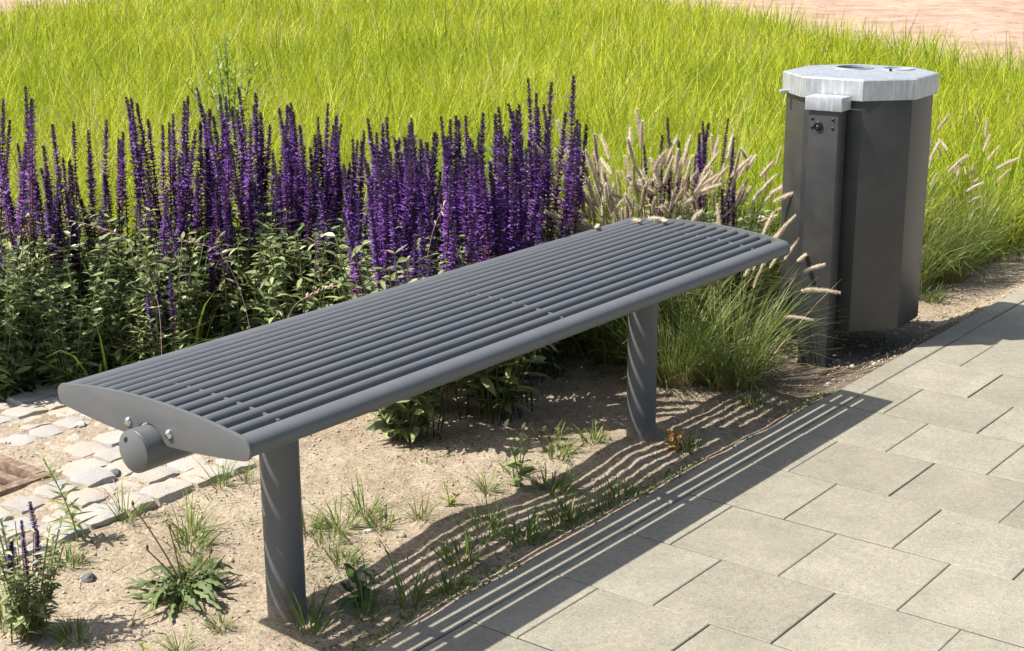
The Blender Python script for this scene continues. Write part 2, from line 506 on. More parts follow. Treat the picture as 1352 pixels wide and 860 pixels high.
PINKSEED = leaf_mat('pink_spikelet', (.50, .32, .28), (.66, .52, .42), None, trans=.2, rough=.7)
REDSTALK = leaf_mat('red_brown_stalk', (.16, .075, .05), (.26, .13, .08), None, trans=0, rough=.6)

def mat_spike():
    """g: height along the flowering part, r: random, b: 0 stem, .5 calyx, 1 corolla"""
    m, nt, p, L = new_mat('salvia_flower')
    at = nt.nodes.new('ShaderNodeAttribute'); at.attribute_name = 'tint'
    sp = nt.nodes.new('ShaderNodeSeparateColor'); L.new(at.outputs['Color'], sp.inputs[0])
    fl = mixc(nt, sp.outputs[0], (.105, .036, .25), (.32, .14, .53))
    calyx = ramp(nt, [(0, (.23, .12, .12)), (.35, (.21, .075, .16)), (.75, (.14, .065, .17)), (1, (.07, .06, .085))]); L.new(sp.outputs[1], calyx.inputs[0])
    isf = mth(nt, 'GREATER_THAN', sp.outputs[2], .75)
    iss = mth(nt, 'LESS_THAN', sp.outputs[2], .25)
    c = mixc(nt, isf, calyx.outputs[0], fl)
    c = mixc(nt, iss, c, (.07, .06, .035))
    L.new(c, p.inputs['Base Color'])
    p.inputs['Roughness'].default_value = .6
    p.inputs['Specular IOR Level'].default_value = .3
    tr = nt.nodes.new('ShaderNodeBsdfTranslucent'); L.new(c, tr.inputs['Color'])
    mx = nt.nodes.new('ShaderNodeMixShader'); mx.inputs[0].default_value = .22
    L.new(p.outputs[0], mx.inputs[1]); L.new(tr.outputs[0], mx.inputs[2])
    L.new(mx.outputs[0], nt.nodes['Material Output'].inputs['Surface'])
    return m
SPIKE = mat_spike()
def mat_head():
    m, nt, p, L = new_mat('seed_head')
    at = nt.nodes.new('ShaderNodeAttribute'); at.attribute_name = 'tint'
    sp = nt.nodes.new('ShaderNodeSeparateColor'); L.new(at.outputs['Color'], sp.inputs[0])
    oi = nt.nodes.new('ShaderNodeObjectInfo')
    fz = mixc(nt, sp.outputs[0], (.70, .60, .47), (.96, .90, .78))
    tone = ramp(nt, [(0, (.88, .82, .76)), (.3, (1.0, .97, .92)), (1, (1.05, 1.05, 1.03))]); L.new(oi.outputs['Random'], tone.inputs[0])
    fz = mixc(nt, 1.0, fz, tone.outputs[0], 'MULTIPLY')
    iss = mth(nt, 'LESS_THAN', sp.outputs[2], .25)
    c = mixc(nt, iss, fz, (.24, .22, .09))
    L.new(c, p.inputs['Base Color']); p.inputs['Roughness'].default_value = .8
    tr = nt.nodes.new('ShaderNodeBsdfTranslucent'); L.new(c, tr.inputs['Color'])
    mx = nt.nodes.new('ShaderNodeMixShader'); mx.inputs[0].default_value = .42
    L.new(p.outputs[0], mx.inputs[1]); L.new(tr.outputs[0], mx.inputs[2])
    L.new(mx.outputs[0], nt.nodes['Material Output'].inputs['Surface'])
    return m
HEAD = mat_head()

# ------------------------------------------------------------------ ground
E0, E1 = 0.3076, 0.238          # outer and inner face of the edging stones
PX, PY = 0.2591, 0.25           # paver module along and across the path
SX1, SY0, SY1 = -0.23, 1.235, 2.13    # end and sides of the sett strip
SETT_TOP = -0.030
LOW = 1.043                      # the bed lies 5.5 cm below the path

def gh(x, y):
    """height of the soil"""
    x = np.asarray(x, float); y = np.asarray(y, float)
    z = -.054 + .007*vnoise(x*2.3+5, y*2.3) + .006*vnoise(x*6+3, y*6+8) + .0026*vnoise(x*17, y*17+4) + .0020*vnoise(x*45, y*45)
    z = z + 0.0016*vnoise(x*88+9, y*88)*np.exp(-np.maximum(0, y-1.5))
    z = z + np.exp(-((y-.58)/.16)**2)*(.018*np.exp(-((x+.40)/.17)**2) - .010*np.exp(-((x-.02)/.14)**2) + .008*np.exp(-((x-.27)/.12)**2))   # low ridges under the seat
    k = np.clip((y-E0)/.13, 0, 1); k = k*k*(3-2*k)
    z = z*k + (-.012 + .006*vnoise(x*9, y*9))*(1-k)
    # sett strip: blown sand lies in the joints and partly over the stones
    s = np.clip((SX1+.06-x)/.12, 0, 1)*np.clip((y-SY0-.01)/.03, 0, 1)*np.clip((SY1+.05-y)/.1, 0, 1)
    sand = SETT_TOP - .0080 + .0060*vnoise(x*5+1, y*5+2) + .003*vnoise(x*26, y*26) + .004*np.clip((y-1.42)/.35, 0, 1)
    z = z*(1-s) + sand*s
    gr = (x > -1.145) & (x < -.753) & (y > 1.555) & (y < 1.935)        # pit under the grate
    z = np.where(gr, -.13, z)
    return np.where(y < E0-.0005, -.16, z)

def axis(lo, hi, step, far0, far1, g=1.10):
    a = list(np.arange(lo, hi, step)); s = step; x = a[-1]
    while x < far1: s *= g; x += s; a.append(x)
    s = step; x = lo; b = []
    while x > far0: s *= g; x -= s; b.append(x)
    return np.array(b[::-1]+a)
gx = axis(-1.65, 1.75, .012, -260, 260)
gy_ = axis(E0, 2.3, .012, E0-.001, 260)
gy_ = gy_[gy_ >= E0-1e-9]
gy_ = np.concatenate([[-260, -60, -10, -2, 0, E0-.003, E0-.001], gy_])
X, Y = np.meshgrid(gx, gy_, indexing='ij')
Z = gh(X, Y)
# coarse clods on the open ground far behind the meadow
r_far = np.clip((X+.55*Y-9.5)/2, 0, 1)
Z = Z + np.where(Y > 0, r_far*(.03*vnoise(X*1.1, Y*1.1)+.02*vnoise(X*3, Y*3)), 0)
nx, ny = X.shape
idx = np.arange(nx*ny).reshape(nx, ny)
F = np.stack([idx[:-1, :-1], idx[1:, :-1], idx[1:, 1:], idx[:-1, 1:]], -1).reshape(-1, 4)
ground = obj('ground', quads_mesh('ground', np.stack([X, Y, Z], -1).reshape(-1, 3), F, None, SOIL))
tag(ground, kind='structure')

def gz1(x, y): return float(gh(x, y))
def mv(x, y): return CAM.x+(x-CAM.x)*LOW, CAM.y+(y-CAM.y)*LOW

# ------------------------------------------------------------------ pavement
JOINT = mat_simple('joint_sand', (.15, .132, .108), .95)
def chamfer_box(name, lx, ly, h, ch, mat, wob=0.0, rng=None):
    """stone with a chamfered top edge, top at z=0, centred in x and y"""
    bm = bmesh.new()
    rings = []
    for z, d in ((-h, 0), (-ch, 0), (0, ch)):
        vs = []
        for sx, sy in ((-1, -1), (1, -1), (1, 1), (-1, 1)):
            w = (0, 0) if rng is None else (rng.uniform(-wob, wob), rng.uniform(-wob, wob))
            vs.append(bm.verts.new((sx*(lx/2-d)+w[0], sy*(ly/2-d)+w[1], z + (rng.uniform(-wob, wob)*.4 if rng and z == 0 else 0))))
        rings.append(vs)
    for a, b in zip(rings, rings[1:]):
        for i in range(4): bm.faces.new((a[i], a[(i+1) % 4], b[(i+1) % 4], b[i]))
    bm.faces.new(rings[-1]); bm.faces.new(rings[0][::-1])
    for f in bm.faces: f.material_index = 1 if max(v.co.z for v in f.verts) < -.0001 else 0
    me = bm_mesh(name, bm, mat); me.materials.append(JOINT)
    return me

def slab_sheet(name, x0, x1, y0, y1, z0, z1, mat, parent=None):
    bm = bmesh.new()
    bmesh.ops.create_cube(bm, size=1)
    for v in bm.verts:
        v.co = Vector(((x0+x1)/2+v.co.x*(x1-x0), (y0+y1)/2+v.co.y*(y1-y0), (z0+z1)/2+v.co.z*(z1-z0)))
    return obj(name, bm_mesh(name, bm, mat), parent)

pavement = slab_sheet('pavement', -30, 40, -30, E1-.002, -.12, -.0042, JOINT)
tag(pavement, kind='structure')
K0, K1 = -11, 15
NY = 8
gap = .0023
ymin = -PY*(NY-1)
for (a0, a1, b0, b1) in ((-30, K0*PX-.002, -30, E1-.004), (K1*PX+.002, 40, -30, E1-.004), (K0*PX-.001, K1*PX+.001, -30, ymin-.004-PY/2)):
    slab_sheet('paving_field', a0, a1, b0, b1, -.11, -.0015, CONCRETE_FAR, pavement)
rr = random.Random(5)
gapx = .0038
full = chamfer_box('paver', PX-gapx, PY-gap, .07, .0017, CONCRETE)
cache = {}
for k in range(K0, K1):
    off = 0.0 if k % 2 == 0 else .5
    edges = [E1-gap/2]
    j = -1 if off == 0 else -.5
    ys = []
    q = 0.0 if off == 0 else -.5
    ys = [E1] + [-PY*(q+i) for i in range(0, NY+1)]
    for a, b in zip(ys, ys[1:]):
        if b < ymin-PY*.6: break
        ly = round(a-b-gap, 4)
        if ly < .03: continue
        if abs(ly-(PY-gap)) < 1e-4: me = full
        else:
            if ly not in cache: cache[ly] = chamfer_box('paver', PX-gapx, ly, .07, .0017, CONCRETE)
            me = cache[ly]
        obj('paver', me, pavement, ((k+.5)*PX + rr.uniform(-.0008, .0008), (a+b)/2 + rr.uniform(-.0008, .0008), rr.uniform(-.0006, .0006)),
            (rr.uniform(-.0018, .0018), rr.uniform(-.0018, .0018), rr.uniform(-.0025, .0025)))
kerb = slab_sheet('edging', -30, 40, E1+.003, E0-.003, -.16, -.02, JOINT)
tag(kerb, kind='structure')
EL = .997
est = chamfer_box('edging_stone', EL-.004, E0-E1-.0035, .15, .003, CONCRETE)
for i in range(-6, 8):
    obj('edging_stone', est, kerb, (.928+(i+.5)*EL, (E0+E1)/2, .001+rr.uniform(-.0008, .0008)), (0, rr.uniform(-.001, .001), rr.uniform(-.0012, .0012)))

# ------------------------------------------------------------------ sett strip and drain grate
GX0, GX1, GY0, GY1 = -1.15, -.748, 1.55, 1.94
setts = slab_sheet('sett_paving', -3.2, SX1, SY0, SY1, -.19, -.10, JOINT)
tag(setts, kind='structure')
rs = random.Random(21)
sett_vars = []
for i in range(7):
    bm = bmesh.new()
    bmesh.ops.create_cube(bm, size=1)
    bmesh.ops.subdivide_edges(bm, edges=bm.edges[:], cuts=3, use_grid_fill=True)
    for v in bm.verts:
        c = v.co
        n = sum(abs(abs(t)-.5) < .01 for t in c)
        s = {3: .89, 2: .955, 1: 1.0}.get(n, 1)
        v.co = Vector((c.x*s + rs.uniform(-.035, .035), c.y*s + rs.uniform(-.045, .045), c.z*(1 if c.z < 0 else s) + rs.uniform(-.035, .035)))
        v.co.z -= .5
    me = bm_mesh('sett', bm, GRANITE); smooth_by_angle(me, 50)
    sett_vars.append(me)
row_h = .092
y = SY0
row = 0
while y + row_h <= SY1 + .03:
    x = SX1 - rs.uniform(0, .06)
    while x > -2.35:
        l = rs.uniform(.08, .125)
        cx, cy = x-l/2, y+row_h/2
        if not (GX0-.07 < cx < GX1+.07 and GY0-.045 < cy < GY1+.045):
            obj('sett', rs.choice(sett_vars), setts, (cx, cy+rs.uniform(-.004, .004), SETT_TOP+rs.uniform(-.006, .005)-(.006 if row == 0 else 0)),
                (rs.uniform(-.03, .03), rs.uniform(-.03, .03), rs.uniform(-.04, .04)+(math.pi if rs.random() < .5 else 0)), (l-.005, row_h-.005, .09))
        x -= l
    y += row_h; row += 1

grate = empty('drain_grate', ((GX0+GX1)/2, (GY0+GY1)/2, 0))
tag(grate, 'rusty cast iron drain grate sunk among the granite setts', 'drain grate')
gw, gd = GX1-GX0, GY1-GY0
def boxm(name, sx, sy, sz, mat, bev=0.0, seg=2):
    bm = bmesh.new(); bmesh.ops.create_cube(bm, size=1)
    for v in bm.verts: v.co = Vector((v.co.x*sx, v.co.y*sy, v.co.z*sz))
    if bev > 0: bmesh.ops.bevel(bm, geom=bm.edges[:], offset=bev, segments=seg, affect='EDGES', profile=.6)
    me = bm_mesh(name, bm, mat)
    if bev > 0: smooth_by_angle(me, 40)
    return me
fx = boxm('frame', gw, .03, .05, RUST, .004); fy = boxm('frame', .03, gd-.066, .05, RUST, .004)
gt = SETT_TOP+.004
for s in (-1, 1):
    obj('frame', fx, grate, (0, s*(gd/2-.015), gt-.025)); obj('frame', fy, grate, (s*(gw/2-.015), 0, gt-.025))
br = boxm('bar', .024, gd-.066, .020, RUST, .003)
for i in range(6):
    obj('bar', br, grate, (-gw/2+.057+i*.0535, 0, gt-.012))
cb = boxm('cross_bar', gw-.066, .022, .022, RUST, .003)
obj('cross_bar', cb, grate, (0, 0, gt-.034))
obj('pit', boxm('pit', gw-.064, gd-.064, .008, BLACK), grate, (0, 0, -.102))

# ------------------------------------------------------------------ bench
XN, XF = -1.188, .655
YC = .605
HW = .2555
bench = empty('bench', ((XN+XF)/2, YC, 0))
tag(bench, 'backless dark grey steel bench with long rounded slats on two round posts', 'bench')
BL = Vector(((XN+XF)/2, YC, 0))
def ztop(y): return .4685 - .33*(y-YC)**2
def zbot(y): return .392 + .30*(y-YC)**2
TZ, TR = .383, .0385
def bpart(name, me, loc=(0, 0, 0), rot=(0, 0, 0), parent=bench):
    return obj(name, me, parent, Vector(loc)-BL if parent is bench else loc, rot)

def plate_mesh():
    pts = []
    n = 20
    hr = .0185
    y0, y1 = YC-HW+hr, YC+HW-hr
    zc0 = (ztop(y0)+zbot(y0))/2
    rz = (ztop(y0)-zbot(y0))/2
    for i in range(n+1):
        y = y0+(y1-y0)*i/n; pts.append((y, ztop(y)))
    for i in range(1, 8):
        a = math.pi/2-math.pi*i/8; pts.append((y1+hr*math.cos(a), zc0+rz*math.sin(a)))
    low = []
    for i in range(n+1):
        y = y1-(y1-y0)*i/n
        if abs(y-YC) > .041: low.append((y, zbot(y)))
    # notch that fits over the tube
    R = TR+.003
    arc = []
    for i in range(11):
        a = math.radians(20)+math.radians(140)*i/10; arc.append((YC+R*math.cos(a), TZ+R*math.sin(a)))
    li = [p for p in low if p[0] > YC]; ri = [p for p in low if p[0] < YC]
    pts += li+arc+ri
    for i in range(1, 8):
        a = -math.pi/2-math.pi*i/8; pts.append((y0+hr*math.cos(a), zc0+rz*math.sin(a)))
    bm = bmesh.new()
    T = .008
    a = [bm.verts.new((-T/2, p[0], p[1])) for p in pts]; b = [bm.verts.new((T/2, p[0], p[1])) for p in pts]
    fa = bm.faces.new(a); fb = bm.faces.new(b[::-1])
    for i in range(len(pts)):
        j = (i+1) % len(pts); bm.faces.new((a[i], b[i], b[j], a[j]))
    bmesh.ops.recalc_face_normals(bm, faces=bm.faces[:])
    ed = [e for e in bm.edges if any(f in (fa, fb) for f in e.link_faces)]
    bmesh.ops.bevel(bm, geom=ed, offset=.0012, segments=2, affect='EDGES', profile=.6)
    me = bm_mesh('end_plate', bm, PAINT); smooth_by_angle(me, 25)
    return me
pm = plate_mesh()
bpart('end_plate', pm, (XN+.004, 0, 0)); bpart('end_plate', pm, (XF-.004, 0, 0))
for ch in bench.children: ch.location.y = -BL.y; ch.location.z = 0

def profile_bar(name, prof, x0, x1, mat, cap=True, hollow=None):
    """prof: closed list of (y,z) swept along x"""
    bm = bmesh.new()
    a = [bm.verts.new((x0, p[0], p[1])) for p in prof]; b = [bm.verts.new((x1, p[0], p[1])) for p in prof]
    n = len(prof)
    for i in range(n): bm.faces.new((a[i], b[i], b[(i+1) % n], a[(i+1) % n]))
    if cap: bm.faces.new(a); bm.faces.new(b[::-1])
    me = bm_mesh(name, bm, mat); smooth_by_angle(me, 40)
    return me
SR = .0110
circ = [(SR*math.cos(i/16*2*math.pi), SR*math.sin(i/16*2*math.pi)) for i in range(16)]
LS = XF-XN-.017
sm = profile_bar('slat', circ, -LS/2, LS/2, PAINT)
for i in range(13):
    ys = .4124+.0321*i
    bpart('slat', sm, ((XN+XF)/2, ys, ztop(ys)-.0035-SR))
def oval(w, h, n=28, p=2.3):
    out = []
    for i in range(n):
        a = i/n*2*math.pi; c, s = math.cos(a), math.sin(a)
        out.append((w/2*math.copysign(abs(c)**(2/p), c), h/2*math.copysign(abs(s)**(2/p), s)))
    return out
fr_ = profile_bar('front_rail', oval(.0465, .0375), -LS/2, LS/2, PAINT)
bpart('front_rail', fr_, ((XN+XF)/2, YC-HW+.001+.02325, .4305), (0, 0, 0))
bk_ = profile_bar('back_rail', oval(.0465, .0375), -LS/2, LS/2, PAINT)
bpart('back_rail', bk_, ((XN+XF)/2, YC+HW-.001-.02325, .4305), (0, 0, 0))
def rib_mesh():
    bm = bmesh.new(); n = 24; T = .006
    top = []; bot = []
    for i in range(n+1):
        y = .396+(.814-.396)*i/n
        top.append((y, ztop(y)-.0095)); bot.append((y, zbot(y)+.012))
    pts = top+bot[::-1]
    a = [bm.verts.new((-T/2, p[0], p[1])) for p in pts]; b = [bm.verts.new((T/2, p[0], p[1])) for p in pts]
    bm.faces.new(a); bm.faces.new(b[::-1]); m = len(pts)
    for i in range(m): bm.faces.new((a[i], b[i], b[(i+1) % m], a[(i+1) % m]))
    return bm_mesh('rib', bm, PAINT)
rm = rib_mesh()
for x in (-1.079, -.266, .545):
    o = bpart('rib', rm, (x, 0, 0)); o.location.y = -BL.y
def lathe_x(name, prof, mat, n=32):
    """prof list of (x, r) revolved about x"""
    bm = bmesh.new(); rings = []
    for x, r in prof:
        if r < 1e-6: rings.append([bm.verts.new((x, 0, 0))])
        else: rings.append([bm.verts.new((x, r*math.cos(i/n*2*math.pi), r*math.sin(i/n*2*math.pi))) for i in range(n)])
    for a, b in zip(rings, rings[1:]):
        for i in range(n):
            j = (i+1) % n
            if len(a) == 1: bm.faces.new((a[0], b[i], b[j]))
            elif len(b) == 1: bm.faces.new((a[i], a[j], b[0]))
            else: bm.faces.new((a[i], b[i], b[j], a[j]))
    me = bm_mesh(name, bm, mat); smooth_by_angle(me, 40)
    return me
tx0, tx1 = XN-.034, XF+.034
tl = tx1-tx0
tube = bpart('support_tube', lathe_x('support_tube', [(-tl/2, TR-.0015), (-tl/2+.0015, TR), (tl/2-.0015, TR), (tl/2, TR-.0015)], PAINT), ((XN+XF)/2, YC, TZ))
DH = .0115
capm = lathe_x('end_cap', [(0, TR-.0005), (-.002, TR-.0005)] + [(-.002-DH*(1-(k/8)**2), (TR-.0005)*k/8) for k in (7.7, 7, 6, 5, 4, 3, 2, 1)] + [(-.002-DH, 0)], PAINT)
c1 = obj('end_cap', capm, tube, (-tl/2, 0, 0)); c2 = obj('end_cap', capm, tube, (tl/2, 0, 0), (0, 0, math.pi))
obj('drain_hole', lathe_x('drain_hole', [(.002, .0046), (-.0009, .0046), (-.0009, 0)], BLACK, 16), tube, (-tl/2-.002-DH*(1-(.024/TR)**2), .008, .0226), (0, .37, 0))
post = lathe_x('post', [(-.12, .038), (.37, .038)], PAINT, 40)
for x in (-.891, .366):
    bpart('post', post, (x, YC, 0), (0, -math.pi/2, 0))
bolt = lathe_x('bolt', [(.001, .0085), (-.001, .0088), (-.0035, .0078), (-.0056, .0055), (-.0068, .0028), (-.0072, 0)], STEEL, 20)
for x, s in ((XN, 0), (XF, math.pi)):
    for y in (.659, .551): bpart('bolt', bolt, (x, y, .4165), (0, 0, s))

# ------------------------------------------------------------------ litter bin
BX, BY = 1.463, .561
ROT = math.radians(3.2)
lb = empty('litter_bin', (BX, BY, -.055), ROT)
lb.scale = (1.042, 1.042, 1.042)       # local -x looks to the post
tag(lb, 'octagonal dark grey litter bin with galvanised lid on a slim post', 'litter bin')
def octo(ap, half):
    """eight corners of a square with cut corners"""
    return [(-ap, half), (-ap, -half), (-half, -ap), (half, -ap), (ap, -half), (ap, half), (half, ap), (-half, ap)]
LT, LSK = .816, .0575
ob = octo(.188, .084); ol = octo(.199, .0895)
Z0, Z1 = .100, LT-.02
for i in range(8):
    (xa, ya), (xb, yb) = ob[i], ob[(i+1) % 8]
    mx, my = (xa+xb)/2, (ya+yb)/2
    ln = math.hypot(xb-xa, yb-ya)
    pnl = boxm('side_panel', ln-.0006, .003, Z1-Z0, PAINT_BIN, .0012, 2)
    obj('side_panel', pnl, lb, (mx*.992, my*.992, (Z0+Z1)/2), (0, 0, math.atan2(yb-ya, xb-xa)))
def prism(name, poly, z0, z1, mat, bev=0):
    bm = bmesh.new()
    a = [bm.verts.new((*p, z0)) for p in poly]; b = [bm.verts.new((*p, z1)) for p in poly]
    bm.faces.new(a); bm.faces.new(b); n = len(poly)
    for i in range(n): bm.faces.new((a[i], a[(i+1) % n], b[(i+1) % n], b[i]))
    bmesh.ops.recalc_face_normals(bm, faces=bm.faces[:])
    if bev: bmesh.ops.bevel(bm, geom=bm.edges[:], offset=bev, segments=2, affect='EDGES')
    return bm_mesh(name, bm, mat)
obj('bottom_plate', prism('bottom_plate', octo(.184, .082), .104, .110, PAINT_BIN), lb)
# lid: top sheet with two round openings, folded skirt
holes = [(.085, .055, .052), (.118, -.066, .043)]
bm = bmesh.new()
def loop(pts, z):
    vs = [bm.verts.new((x, y, z)) for x, y in pts]
    es = [bm.edges.new((vs[i], vs[(i+1) % len(vs)])) for i in range(len(vs))]
    return vs, es
bo = .004
inn = [(x*(1-bo/.199), y*(1-bo/.199)) for x, y in ol]
v_in, e_in = loop(inn, LT)
eds = list(e_in); hv = []
for hx, hy, hr in holes:
    v, e = loop([(hx+hr*math.cos(a), hy+hr*math.sin(a)) for a in [2*math.pi*i/36 for i in range(36)]], LT)
    eds += e; hv.append(v)
bmesh.ops.triangle_fill(bm, use_beauty=True, use_dissolve=False, edges=eds)
v2 = [bm.verts.new((x, y, LT-bo*.8)) for x, y in ol]; v3 = [bm.verts.new((x, y, LT-LSK)) for x, y in ol]
v4 = [bm.verts.new((x*.985, y*.985, LT-LSK)) for x, y in ol]; v5 = [bm.verts.new((x*.985, y*.985, LT-.006)) for x, y in ol]
for A, B in ((v_in, v2), (v2, v3), (v3, v4), (v4, v5)):
    for i in range(8): bm.faces.new((A[i], A[(i+1) % 8], B[(i+1) % 8], B[i]))
for v in hv:
    w = [bm.verts.new((q.co.x, q.co.y, LT-.014)) for q in v]
    for i in range(36): bm.faces.new((v[i], v[(i+1) % 36], w[(i+1) % 36], w[i]))
lid = obj('lid', bm_mesh('lid', bm, GALV), lb)
def ring_mesh(name, r0, r1, z0, z1, mat, n=36):
    bm = bmesh.new(); R = []
    for r, z in ((r0, z0), (r0, z1), (r1, z1), (r1, z0)):
        R.append([bm.verts.new((r*math.cos(2*math.pi*i/n), r*math.sin(2*math.pi*i/n), z)) for i in range(n)])
    for k in range(4):
        a, b = R[k], R[(k+1) % 4]
        for i in range(n): bm.faces.new((a[i], a[(i+1) % n], b[(i+1) % n], b[i]))
    me = bm_mesh(name, bm, mat); smooth_by_angle(me, 40); return me
for hx, hy, hr in holes:
    obj('opening_rim', ring_mesh('opening_rim', hr-.003, hr+.004, -.003, .0035, GALV), lid, (hx, hy, LT))
ash = obj('ash_tray', ring_mesh('ash_tray', .016, .0405, -.006, -.002, GALV), lid, (holes[1][0], holes[1][1], LT))
obj('lid_screw', boxm('lid_screw', .008, .008, .008, LOCK, .002), lid, (.055, -.068, LT+.003))
obj('hinge_tab', boxm('hinge_tab', .018, .022, .010, GALV, .002), lb, (-.13, .176, LT-LSK+.004), (0, 0, math.radians(45)))
PXL = -.240                                 # centre of the post in the bin's own frame
obj('post', boxm('post', .055, .088, .80, PAINT_BIN, .004), lb, (PXL, -.008, .735-.4))
obj('post_cap', boxm('post_cap', .068, .106, .037, GALV, .002), lb, (PXL-.001, -.008, .735+.0185))
for z in (.25, .62):
    obj('bracket', boxm('bracket', .05, .06, .05, PAINT_BIN, .002), lb, (PXL+.038, -.008, z))
dome = lathe_x('rivet', [(.001, .0045), (-.001, .0045), (-.0028, .003), (-.0034, 0)], LOCK, 12)
for y, z in ((.026, .712), (-.034, .712), (.026, .688), (-.034, .688)):
    obj('rivet', dome, lb, (PXL-.0272, y-.002, z))
lk = obj('lock', lathe_x('lock', [(.001, .012), (-.006, .012), (-.007, .0105), (-.007, .0075), (-.0045, .0065), (-.0045, 0)], LOCK, 20), lb, (PXL-.0268, .006, .693))
obj('key_slot', lathe_x('key_slot', [(0, .0032), (-.0035, .0032), (-.0035, 0)], STEEL, 10), lk, (-.0046, 0, 0))

# ------------------------------------------------------------------ meadow (one mass of blades)
def in_meadow(x, y):
    x, y = CAM.x+(x-CAM.x)/LOW, CAM.y+(y-CAM.y)/LOW
    fy = np.interp(x, [-4, -.4, .6, 1.2, 1.7, 2.05, 2.5, 30], [3.1, 2.75, 2.25, 1.6, 1.0, .66, .52, .5])
    dx, dy = x-CAM.x, y-CAM.y
    r = np.hypot(dx, dy); az = np.degrees(np.arctan2(dy, dx))
    rb = np.interp(az, [5, 19.3, 22, 24.7, 28, 30.2, 34, 50, 56.6, 64, 80], [10.0, 10.6, 11.2, 12.2, 14.3, 16, 18.5, 19.5, 17.0, 17, 16])
    rb = rb*(1+.035*vnoise(x*1.3, y*1.3))
    return (y > fy+.12*vnoise(x*3, y*3)) & (r < rb), r
NB = 205000
u = RNG.random(NB*2); azs = np.radians(RNG.uniform(8, 72, NB*2))
e = .45                                          # density falls with distance
r = ((3.3**e)+(u*((19.5**e)-(3.3**e))))**(1/e)
mx_ = CAM.x+r*np.cos(azs); my_ = CAM.y+r*np.sin(azs)
ok, rad = in_meadow(mx_, my_)
mx_, my_, rad = mx_[ok][:NB], my_[ok][:NB], rad[ok][:NB]
n = len(mx_)
patch = vnoise(mx_*.9, my_*.9)*.5 + vnoise(mx_*2.6+7, my_*2.6)*.5
length = RNG.uniform(.26, .56, n)*(1+.25*patch)*np.where(rad < 5.2, np.interp(rad, [3.4, 5.2], [.75, 1]), 1)
az = RNG.uniform(0, 2*math.pi, n)
# most blades belong to a tussock and fan out from its middle
grp = RNG.integers(0, n//34, n); lead = RNG.permutation(n)[:n//34]
tus = RNG.random(n) < .72
gl = lead[grp]
ofx = RNG.normal(0, 1, n)*.045*(rad[gl]/5)**.5; ofy = RNG.normal(0, 1, n)*.045*(rad[gl]/5)**.5
mx_ = np.where(tus, mx_[gl]+ofx, mx_); my_ = np.where(tus, my_[gl]+ofy, my_); rad = np.where(tus, rad[gl], rad)
tl_ = RNG.uniform(.72, 1.18, n)[gl]; tt_ = RNG.normal(0, .17, n)[gl]
length = np.where(tus, length*tl_, length*.9)
az = np.where(tus, np.arctan2(ofy, ofx)+RNG.normal(0, .45, n), az)
patch = np.where(tus, patch[gl]+tt_*2.2, patch)
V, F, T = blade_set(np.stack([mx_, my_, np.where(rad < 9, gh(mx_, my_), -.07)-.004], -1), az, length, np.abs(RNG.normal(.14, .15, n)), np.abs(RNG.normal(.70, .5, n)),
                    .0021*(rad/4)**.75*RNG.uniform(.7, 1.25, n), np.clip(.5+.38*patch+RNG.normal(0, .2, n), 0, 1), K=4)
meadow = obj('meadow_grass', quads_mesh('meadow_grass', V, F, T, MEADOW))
tag(meadow, 'tall bright yellow green meadow grass behind the flowers', 'grass', kind='stuff')

# ------------------------------------------------------------------ salvia
def spike_mesh(seed, fade=0.0, base=.47):
    """one flowering stem, 1 m unit = 1 m, 0.75 m tall; flowers start at share `base` of the height"""
    g = np.random.default_rng(seed)
    A = Acc(); H = .75
    bend = g.uniform(-.02, .02, 2); K = 9
    t = np.linspace(0, 1, K)
    cen = lambda tt: np.stack([bend[0]*np.sin(tt*2.6), bend[1]*np.sin(tt*2.2+.4)-bend[1]*math.sin(.4), tt*H], -1)
    A.add(*tube_path(cen(t), np.interp(t, [0, .6, 1], [.0026, .0020, .0008]), 4, (.5, 0, 0)))
    s = base; bl = g.uniform(.35, .8)
    while s < .995:
        q = (s-base)/(1-base)
        R = np.interp(q, [0, .2, .65, .9, 1], [.0128, .0150, .0142, .0120, .0085])*g.uniform(.85, 1.1)
        nf = int(g.integers(7, 10)); c = cen(np.array([s]))[0]
        a = np.arange(nf)/nf*2*math.pi+g.uniform(0, 6)+g.normal(0, .2, nf)
        out = np.stack([np.cos(a), np.sin(a), g.uniform(.25, .75, nf)+1.3*max(0, q-.55)], -1)
        b = np.repeat(c[None], nf, 0)+out*.0012
        b[:, 2] += g.normal(0, .0018, nf)
        L_ = R*g.uniform(.75, 1.05, nf)*.80
        V, F, T = leaf_set(b, out, L_, L_*.78, np.full(nf, .1), np.clip(g.normal(.5, .25, nf), 0, 1), K=3, fold=.45, shape=([0, .45, 1], [.35, 1, .35]))
        T[:, 1] = q; T[:, 2] = .5
        A.add(V, F, T)
        # open blooms in a band that climbs the spike
        pb = np.interp(q, [0, .18, .5, .72, .88, 1], [.0, .30, .85, .68, .16, 0])*(1-fade)
        m = g.random(nf) < pb
        if m.any():
            k = int(m.sum()); o2 = out[m]; o2[:, 2] += g.uniform(-.1, .5, k)
            L2 = R*g.uniform(.85, 1.3, k)
            V, F, T = leaf_set(b[m]+o2*L2[:, None]*.25, o2, L2, L2*.62, g.uniform(.1, .7, k), np.clip(g.normal(bl, .3, k), 0, 1), K=3, fold=.4, shape=([0, .6, 1], [.4, 1, .5]))
            T[:, 1] = q; T[:, 2] = 1
            A.add(V, F, T)
        s += np.interp(q, [0, .5, 1], [.0205, .0160, .0068])*g.uniform(.9, 1.1)
    return A.mesh('flower_spike', SPIKE)
SPK = [spike_mesh(100+i, f, b) for i, (f, b) in enumerate(((.05, .45), (.1, .42), (.15, .5), (0, .47), (.2, .44), (.1, .52)))]
